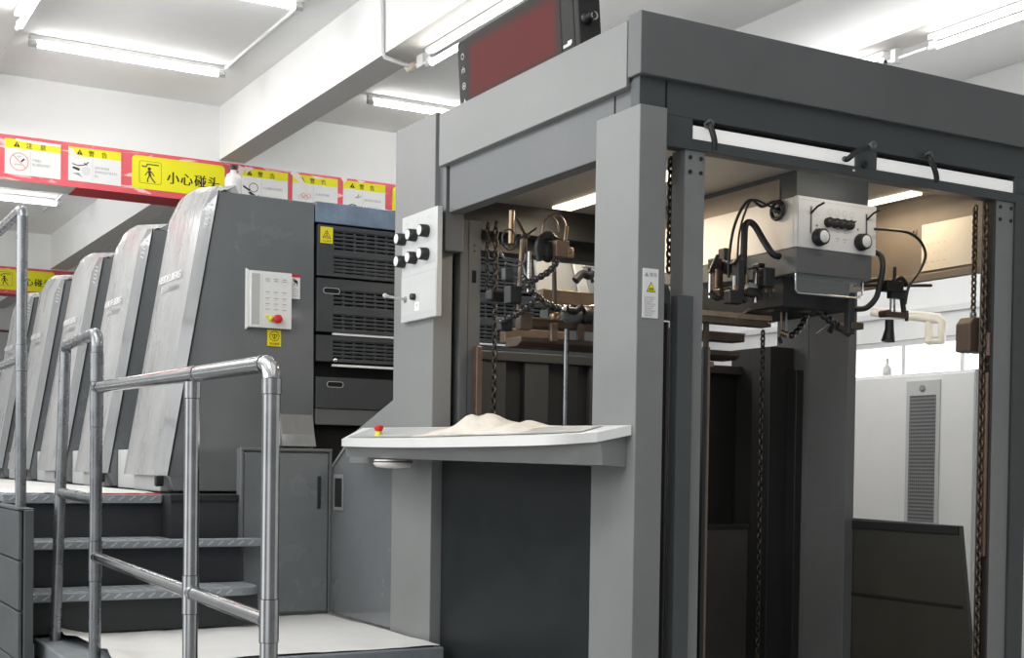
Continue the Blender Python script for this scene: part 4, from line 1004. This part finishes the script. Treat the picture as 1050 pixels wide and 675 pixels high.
# separator gear left of the head
sg = thing('sheet_separator', (3.05, 4.0, 2.1), 'black clamps, hoses and copper fittings on a brown bar left of the feeder head', 'separator gear')
def blk(x, y, z, w, d, h, m): return (x - w / 2, x + w / 2, y - d / 2, y + d / 2, z - h / 2, z + h / 2, m)
MB().box(2.72, 3.425, 3.99, 4.05, 2.012, 2.036, 'brown_bar').box(2.72, 3.425, 3.985, 4.05, 2.036, 2.056, 'bar_top_lit').rings((3.41, 3.985, 2.028), (0, -1, 0), [(0, .008), (.006, .008), (.006, .001)], 'chrome', 10).build('carrier_bar', sg, .004)
c = MB()
for px, py, w, h, mm in ((733, 272, .04, .05, 'rubber'), (742, 263, .025, .06, 'black'), (748, 275, .09, .045, 'black'), (757, 283, .03, .12, 'rubber'), (735, 290, .03, .09, 'brown_dark'), (740, 302, .05, .04, 'rubber'), (752, 305, .06, .05, 'black'), (778, 276, .03, .04, 'black'), (777, 290, .022, .13, 'paint_black'), (786, 285, .05, .07, 'black'), (770, 300, .06, .03, 'paint_black')):
    p = V({(733, 272): (3.151, 4.000, 2.230), (742, 263): (3.192, 4.000, 2.267), (748, 275): (3.221, 4.000, 2.225), (757, 283): (3.085, 3.780, 2.158), (735, 290): (3.162, 4.000, 2.165), (740, 302): (3.162, 3.970, 2.117), (752, 305): (3.064, 3.780, 2.079), (778, 276): (3.180, 3.780, 2.191), (777, 290): (3.177, 3.780, 2.141), (786, 285): (3.184, 3.740, 2.155), (770, 300): (3.145, 3.780, 2.103)}[(px, py)])
    MB().box(*blk(p.x, p.y, p.z, w, .04, h, mm)).build('clamp', sg, .005)
c = MB()
for p, r, h, mm in (((3.114, 3.940, 2.169), .010, .07, 'copper'), ((3.073, 3.780, 2.097), .013, .045, 'brass'), ((3.085, 3.780, 2.151), .009, .035, 'brass'), ((3.068, 3.780, 2.132), .006, .05, 'sign_white'), ((3.098, 3.960, 2.148), .006, .10, 'chrome'), ((3.122, 3.780, 2.151), .008, .03, 'brass'), ((3.168, 3.780, 2.122), .005, .11, 'chrome')):
    p = V(p); MB().cyl(p - V((0, 0, h / 2)), p + V((0, 0, h / 2)), r, mm, 12).build('fitting', sg)
c = MB()
for pts, r in ((((3.089, 3.950, 2.190), (3.111, 3.950, 2.235), (3.125, 3.950, 2.258)), .008), (((3.130, 3.930, 2.118), (3.176, 3.930, 2.136), (3.091, 3.780, 2.092), (3.119, 3.780, 2.069)), .010), (((3.153, 3.950, 2.239), (3.062, 3.780, 2.202), (3.097, 3.780, 2.233)), .006), (((3.134, 3.780, 2.187), (3.171, 3.780, 2.197)), .004), (((3.156, 3.740, 2.163), (3.193, 3.740, 2.131), (3.204, 3.740, 2.082)), .009), (((3.091, 3.950, 2.117), (3.112, 3.930, 2.095), (3.139, 3.930, 2.119)), .012)):
    MB().tube(pts, r, 'rubber', 10, sm=True).build('hose', sg)
c = MB(); c.tube([(3.127, 3.780, 2.126), (3.168, 3.780, 2.119), (3.136, 3.780, 2.102)], .014, 'panel_shade', 10, sm=True).obox((3.176, 3.740, 2.101), (.05, 0, .006), (0, .03, 0), (0, 0, .012), 'copper').build('suction_cup', sg)
c = MB(); c.cyl((3.13, 4.02, 1.86), (3.13, 4.02, 2.02), .012, 'brown_dark', 10).cyl((3.10, 4.02, 1.93), (3.10, 4.02, 2.02), .006, 'steel_worn', 8).box(3.105, 3.155, 4.0, 4.04, 1.845, 1.865, 'copper').cyl((3.04, 4.02, 1.88), (3.04, 4.02, 2.0), .008, 'black', 8); c.build('rod', sg)
MB().obox((3.080, 3.780, 2.003), (.06, 0, .045), (0, .004, 0), (.004, 0, -.004), 'copper').build('lever', sg)
MB().box(2.72, 3.02, 4.36, 4.37, 1.93, 2.0, 'panel_grey').box(2.72, 2.85, 4.35, 4.358, 1.95, 2.0, 'sign_white').build('sheet_guide', sg)

# blower arm in the left opening
ba = thing('blower_arm', (2.72, 4.25, 2.0), 'tangle of black jointed hoses, cables and a brown valve block in the left opening', 'blower arm')
def T(pts, r, mm, name, sm=True): return MB().tube(pts, r, mm, 10, sm=sm).build(name, ba)
YB = 4.25
T([(2.405, 4.250, 2.396), (2.403, 4.250, 2.275)], .011, 'brass', 'pole', False)
T([(2.452, 4.250, 2.294), (2.439, 4.250, 2.099), (2.440, 4.250, 2.034)], .009, 'brown_bar', 'pole', False)
T([(2.482, 4.250, 2.253), (2.481, 4.250, 2.102)], .008, 'chrome', 'pole', False)
T([(2.468, 4.270, 2.320), (2.475, 4.270, 2.158)], .012, 'brown_dark', 'pole', False)
T([(2.588, 4.250, 2.256), (2.596, 4.250, 2.045)], .009, 'brown_dark', 'pole', False)
MB().torus((2.368, 4.200, 2.279), (.3, -1, 0), .037, .0035, 'rubber', 28, 6).build('cable', ba)
T([(2.331, 4.200, 2.233), (2.351, 4.200, 2.210), (2.392, 4.200, 2.210), (2.425, 4.200, 2.192), (2.438, 4.200, 2.150)], .004, 'steel_worn', 'cable')
T([(2.352, 4.200, 2.192), (2.401, 4.200, 2.186), (2.433, 4.200, 2.207), (2.437, 4.200, 2.235)], .004, 'paint_mid', 'cable')
T([(2.391, 4.200, 2.281), (2.440, 4.200, 2.303), (2.481, 4.200, 2.332)], .004, 'rubber', 'cable')
T([(2.409, 4.220, 2.364), (2.435, 4.220, 2.323), (2.456, 4.220, 2.297)], .006, 'black', 'cable')
T([(2.506, 4.200, 2.303), (2.514, 4.200, 2.357), (2.547, 4.200, 2.386), (2.585, 4.200, 2.386), (2.607, 4.200, 2.352), (2.608, 4.200, 2.309)], .0045, 'copper', 'cable')
T([(2.541, 4.190, 2.380), (2.562, 4.190, 2.361), (2.571, 4.190, 2.326)], .004, 'copper', 'cable')
T([(2.599, 4.180, 2.348), (2.591, 4.180, 2.283)], .008, 'brass', 'fitting', False)
p = V((2.579, 4.200, 2.263)); MB().box(p.x - .028, p.x + .028, p.y - .03, p.y + .03, p.z - .030, p.z + .030, 'copper').box(p.x + .02, p.x + .045, p.y - .035, p.y - .01, p.z - .03, p.z + .005, 'brass').rings(p + V((.03, -.035, -.01)), (0, -1, 0), [(0, .008), (.01, .008), (.01, .001)], 'brass', 10).build('valve_block', ba, .004)
p = V((2.544, 4.220, 2.255)); MB().sphere(p, .032, 'black', 10, (1, .8, 1.3)).box(p.x - .04, p.x - .01, p.y - .02, p.y + .02, p.z - .02, p.z + .02, 'paint_black').build('motor', ba)
T([(2.495, 4.200, 2.212), (2.486, 4.200, 2.269), (2.506, 4.200, 2.303), (2.536, 4.200, 2.316), (2.561, 4.200, 2.301)], .011, 'rubber', 'hose')
ribbed('ribbed_hose', [(2.559, 4.180, 2.215), (2.538, 4.180, 2.185), (2.505, 4.180, 2.161), (2.464, 4.180, 2.139), (2.431, 4.180, 2.119)], .011, ba)
ribbed('ribbed_hose', [(2.413, 4.170, 2.145), (2.446, 4.170, 2.098), (2.484, 4.170, 2.072), (2.526, 4.170, 2.047), (2.560, 4.170, 2.031)], .010, ba)
ribbed('ribbed_hose', [(2.475, 4.170, 2.082), (2.439, 4.170, 2.044), (2.402, 4.170, 2.017), (2.354, 4.170, 1.992), (2.322, 4.170, 1.976)], .011, ba)
ribbed('ribbed_hose', [(2.512, 4.160, 2.052), (2.554, 4.160, 2.041), (2.596, 4.160, 2.044), (2.630, 4.160, 2.032)], .011, ba)
MB().tube([(2.590, 4.150, 2.035), (2.624, 4.150, 2.034), (2.653, 4.150, 2.051)], .013, 'black', 12).sphere((2.573, 4.150, 2.038), .013, 'chrome', 8).build('nozzle', ba)
MB().rings((2.664, 4.200, 2.020), (-1, -.3, 0), [(0, .001), (0, .03), (.05, .03), (.06, .02), (.08, .018), (.08, .001)], 'paint_mid', 18).rings((2.684, 4.190, 2.024), (1, -.2, 0), [(0, .032), (.03, .032), (.03, .001)], 'rubber', 18).build('roller_motor', ba)
MB().rings((2.531, 4.160, 2.007), (0, -1, 0), [(0, .015), (.03, .015), (.03, .007), (.015, .001)], 'brass', 16).build('fitting', ba)
p = V((2.401, 4.220, 2.085)); MB().box(p.x - .026, p.x + .024, p.y - .02, p.y + .03, p.z - .034, p.z + .03, 'paint_black').build('terminal_box', ba, .004)
p = V((2.392, 4.250, 2.167)); MB().box(p.x - .018, p.x + .022, p.y - .01, p.y + .02, p.z - .028, p.z + .018, 'paint_dark').build('meter', ba, .006)
p = V((2.347, 4.200, 1.977)); MB().box(p.x - .02, p.x + .03, p.y - .02, p.y + .02, p.z - .03, p.z + .02, 'black').build('clamp', ba, .005)
p = V((2.429, 4.200, 1.986)); MB().box(p.x - .02, p.x + .03, p.y - .02, p.y + .02, p.z - .03, p.z + .035, 'brown_dark').build('clamp', ba, .004)
p = V((2.381, 4.300, 2.085)); MB().box(p.x - .03, p.x + .05, p.y, p.y + .05, p.z - .015, p.z + .025, 'black').build('motor', ba, .008)

# white slanting guard with black rod, further inside
ig = thing('infeed_guard', (3.55, 5.55, 2.3), 'white slanted guard with a black rod behind the left opening', 'guard')
MB().prism([(3.451, 5.550, 2.624), (3.497, 5.550, 2.609), (3.600, 5.550, 2.305), (3.542, 5.550, 2.301)], (0, .02, 0), 'sign_white').prism([(3.503, 5.560, 2.611), (3.800, 5.560, 2.611), (3.806, 5.560, 2.322), (3.606, 5.560, 2.307)], (0, .02, 0), 'panel_grey').prism([(3.298, 5.600, 2.540), (3.477, 5.600, 2.586), (3.562, 5.600, 2.308), (3.325, 5.600, 2.290)], (0, .02, 0), 'panel_shade').build('panel', ig, .003)
MB().cyl((3.499, 5.500, 2.602), (3.577, 5.500, 2.370), .009, 'black', 10).build('rod', ig)
for q in ((3.498, 5.480, 2.556), (3.534, 5.480, 2.450)): MB().box(*blk(q[0], q[1], q[2], .06, .03, .025, 'panel_shade')).build('clip', ig, .003)
MB().tube([(3.443, 5.450, 2.363), (3.482, 5.450, 2.399), (3.521, 5.450, 2.393), (3.544, 5.450, 2.409)], .02, 'rubber', 10, sm=True).build('hand_lever', ig)
MB().box(3.0, 3.75, 5.35, 5.40, 2.03, 2.10, 'brown_bar').build('crossbar', ig, .004)

# ------------------------------------------------------------------ lift chains and counterweights
def chain(x, y, z0, z1, label, big=1., mm='chain_dark'):
    mb = MB(); p = .019 * big; z = z1; k = 0
    while z > z0:
        u = V((1, 0, 0)) if k % 2 else V((0, 1, 0))
        pts = []
        for a in range(9):
            t = 2 * math.pi * a / 8
            pts.append(V((x, y, z)) + u * (.0075 * big * math.cos(t)) + V((0, 0, .0125 * big * math.sin(t))))
        mb.tube(pts, .0038 * big, mm, 5, caps=False); z -= p; k += 1
    return tag(mb.build('lift_chain'), label, 'chain', 'lift chains of the feeder')
chain(2.566, 4.66, .5, 2.42, 'long lift chain beside the grey column in the left opening', 1.25)
chain(2.541, 4.685, 2.16, 2.42, 'short lift chain hanging left of the long one in the left opening')
chain(2.541, 3.46, 2.08, 2.44, 'lift chain between the corner pillar and the front post, ending above a hook block', 1.2)
chain(2.530, 3.40, 1.98, 2.44, 'lift chain tight against the left side of the front post, beside the sticker pillar', .9)
chain(3.945, 3.46, 2.05, 2.44, 'lift chain carrying the brown counterweight near the right front post', 1.2, 'chain')
chain(3.899, 3.372, .3, 2.43, 'very long lift chain running down along the right front post', 1.2, 'chain')
chain(3.79, 4.47, .3, 2.05, 'lift chain deep inside the feeder beside the dark chain guard', 1.2)
def weight(x, y, z0, z1, w, label, m):
    t = thing('hook_block', (x, y, z0), label, 'counterweight', None)
    mb = MB(); mb.prism([(x - w, y - .035, z0), (x + w, y - .035, z0), (x + w, y - .035, U(z0, z1, .72)), (x + w * .6, y - .035, z1), (x - w * .6, y - .035, z1), (x - w, y - .035, U(z0, z1, .8))], (0, .07, 0), m); mb.build('body', t, .006)
    MB().torus((x, y, z1 + .012), (0, 1, 0), .012, .005, 'steel_worn', 16, 8).cyl((x, y, z1 - .005), (x, y, z1 + .006), .006, 'steel_worn', 8).build('eye', t)
    return t
weight(3.945, 3.46, 1.905, 2.035, .055, 'brown counterweight block hanging on a chain near the right front post', 'weight_brown')
weight(2.522, 3.50, 1.94, 2.05, .035, 'grey hook block between the corner pillar and the front post', 'paint_mid')
MB_ = MB().box(2.538, 2.57, 3.56, 3.60, 1.94, 2.02, 'copper'); part(MB_, 'bracket', .003)

# ------------------------------------------------------------------ seen through the feeder on the right
wc = thing('white_cabinet', (5.75, 5.3, 0), 'tall white metal cabinet with a grey ventilation grille behind the feeder', 'cabinet')
MB().box(5.5, 6.1, 4.784, 6.3, 0, 2.0, 'white_enamel').build('carcass', wc, .004)
MB().box(5.49, 5.5, 4.80, 6.25, .1, 1.985, 'white_enamel').box(5.488, 5.5, 4.786, 4.796, 0, 2.0, 'panel_shade').build('door', wc, .003)
gr = MB(); gr.box(5.480, 5.49, 5.02, 5.255, 1.17, 1.955, 'panel_grey').box(5.479, 5.4805, 5.045, 5.23, 1.19, 1.875, 'louvre'); 
for k in range(34): gr.box(5.476, 5.479, 5.045, 5.23, 1.195 + .02 * k, 1.204 + .02 * k, 'ink_grey')
for k in range(13): gr.box(5.4745, 5.476, 5.047 + .014 * k, 5.051 + .014 * k, 1.19, 1.875, 'ink_grey')
go = gr.build('vent_grille', wc)
MB().rings((5.48, 5.14, 1.915), (-1, 0, 0), [(0, .018), (.006, .018), (.006, .009), (.002, .001)], 'ink_grey', 16).build('lock', go)
pv = thing('wall_pipe', (6.9, 6.3, 2.4), 'bent pale pipe in front of the window, seen through the feeder', 'pipe')
MB().tube([(6.600, 6.649, 2.542), (6.600, 6.071, 2.444), (6.600, 6.038, 2.422), (6.600, 6.039, 2.303), (6.600, 6.150, 2.312)], .027, 'gel_tan', 12).build('pipe', pv)
MB().tube([(6.650, 6.700, 2.584), (6.650, 6.102, 2.481), (6.650, 6.077, 2.447)], .010, 'white_warm', 10).tube([(6.600, 6.145, 2.438), (6.600, 6.141, 2.311)], .027, 'gel_tan', 12).build('pipe', pv)
bt = thing('small_bottle', (5.7, 5.62, 2.0), 'tiny grey spray bottle standing on the white cabinet in front of the window', 'bottle')
MB().rings((5.7, 5.62, 2.0), (0, 0, 1), [(0, .001), (0, .025), (.06, .025), (.08, .01), (.10, .009), (.10, .001)], 'panel_shade', 14).build('body', bt)
MB().rings((5.7, 5.62, 2.10), (0, 0, 1), [(0, .011), (.02, .011), (.02, .001)], 'ink_faint', 12).build('cap', bt)

# ------------------------------------------------------------------ light
world = bpy.data.worlds.new('World'); SC.world = world; world.use_nodes = True
nt = world.node_tree; bg = nt.nodes['Background']; bg.inputs['Color'].default_value = (.95, .975, 1, 1)
def MN(op, a, b=None):
    n = nt.nodes.new('ShaderNodeMath'); n.operation = op
    for i, q in enumerate((a, b)):
        if q is None: continue
        if isinstance(q, (int, float)): n.inputs[i].default_value = q
        else: nt.links.new(q, n.inputs[i])
    return n.outputs[0]
tc = nt.nodes.new('ShaderNodeTexCoord'); sx = nt.nodes.new('ShaderNodeSeparateXYZ'); nt.links.new(tc.outputs['Generated'], sx.inputs[0])
X_, Y_, Z_ = sx.outputs
az = MN('ARCTAN2', Y_, X_)                                   # made-up bright bands in the world, added for streaks on the steel
bands = MN('MULTIPLY_ADD', MN('SINE', MN('MULTIPLY', az, 5.)), .5); bands.node.inputs[2].default_value = .55
left = MN('MULTIPLY', MN('MAXIMUM', MN('MULTIPLY', X_, -1.), 0.), bands)
st_ = MN('ADD', MN('ADD', MN('MULTIPLY', left, 1.3), MN('MULTIPLY', MN('MAXIMUM', Z_, 0.), .6)), .20)
nt.links.new(st_, bg.inputs['Strength'])
def area(name, loc, rot, sx, sy, e, col=(1, 1, 1)):
    l = bpy.data.lights.new(name, 'AREA'); l.shape = 'RECTANGLE'; l.size = sx; l.size_y = sy; l.energy = e; l.color = col
    o = bpy.data.objects.new(name, l); COL.objects.link(o); o.location = loc; o.rotation_euler = rot; return o
area('hall_fill', (-3.5, 5.5, 3.2), (0, math.radians(-80), 0), 1.6, 9., 115)  # this and the next six: unseen fill lamps added to brighten the hall
area('hall_fill', (.1, 3.6, 3.75), (0, math.radians(-42), 0), .5, 3.0, 36)
area('hall_fill', (.1, 8., 3.7), (0, math.radians(-42), 0), .5, 3.0, 35)
area('hall_fill', (1.6, 1.0, 4.1), (0, 0, 0), 4., 4., 40)
area('hall_fill', (4.7, 5.2, 3.6), (0, math.radians(-40), 0), .6, 2., 24)  # added fill for the white cabinet, hidden behind the cornice
area('hall_fill', (6.2, 8.5, 3.9), (0, 0, 0), 1.5, 4., 14)
area('hall_fill', (-1.6, 8., 1.6), (math.pi, 0, 0), 2., 14., 300)  # added upward fill for the ceiling, no lamp stands there
for loc, e in (((2.92, 4.35, 2.50), 6), ((3.84, 3.8, 2.50), 1.6), ((3.3, 5.2, 2.62), 3.5)):  # first two sit at the inner light strips, third is an added fill
    area('feeder_light_and_fill', loc, (0, 0, 0), .1, .5, e, (1, .82, .60))
area('feeder_light_and_fill', (3.44, 3.42, 2.52), (math.radians(62), 0, 0), .5, .04, .55, (1, .93, .84))  # added fill for the head's front panel, hidden behind the front beam

# ------------------------------------------------------------------ camera
cam = bpy.data.cameras.new('Camera'); co = bpy.data.objects.new('Camera', cam); COL.objects.link(co)
F, YAW, PITCH, ROLL, CY = 1357.13, .518, -.0193967, .0141083, 506.45
cy_, sy_, cp_, sp_ = math.cos(YAW), math.sin(YAW), math.cos(PITCH), math.sin(PITCH)
fw = V((sy_ * cp_, cy_ * cp_, sp_)); rt = V((cy_, -sy_, 0)); upv = rt.cross(fw)
c_, s_ = math.cos(ROLL), math.sin(ROLL)
r2 = rt * c_ + upv * s_; u2 = upv * c_ - rt * s_
co.matrix_world = Matrix(((r2.x, u2.x, -fw.x, 0), (r2.y, u2.y, -fw.y, 0), (r2.z, u2.z, -fw.z, 1.45), (0, 0, 0, 1)))
cam.sensor_fit = 'HORIZONTAL'; cam.sensor_width = 36; cam.lens = F / 1050 * 36
cam.shift_y = (CY - 337.5) / 1050; cam.clip_start = .05; cam.clip_end = 100
SC.camera = co
SC.view_settings.view_transform = 'Standard'; SC.view_settings.look = 'None'
SC.view_settings.exposure = 0.; SC.view_settings.gamma = 1.
SC.cycles.max_bounces = 8
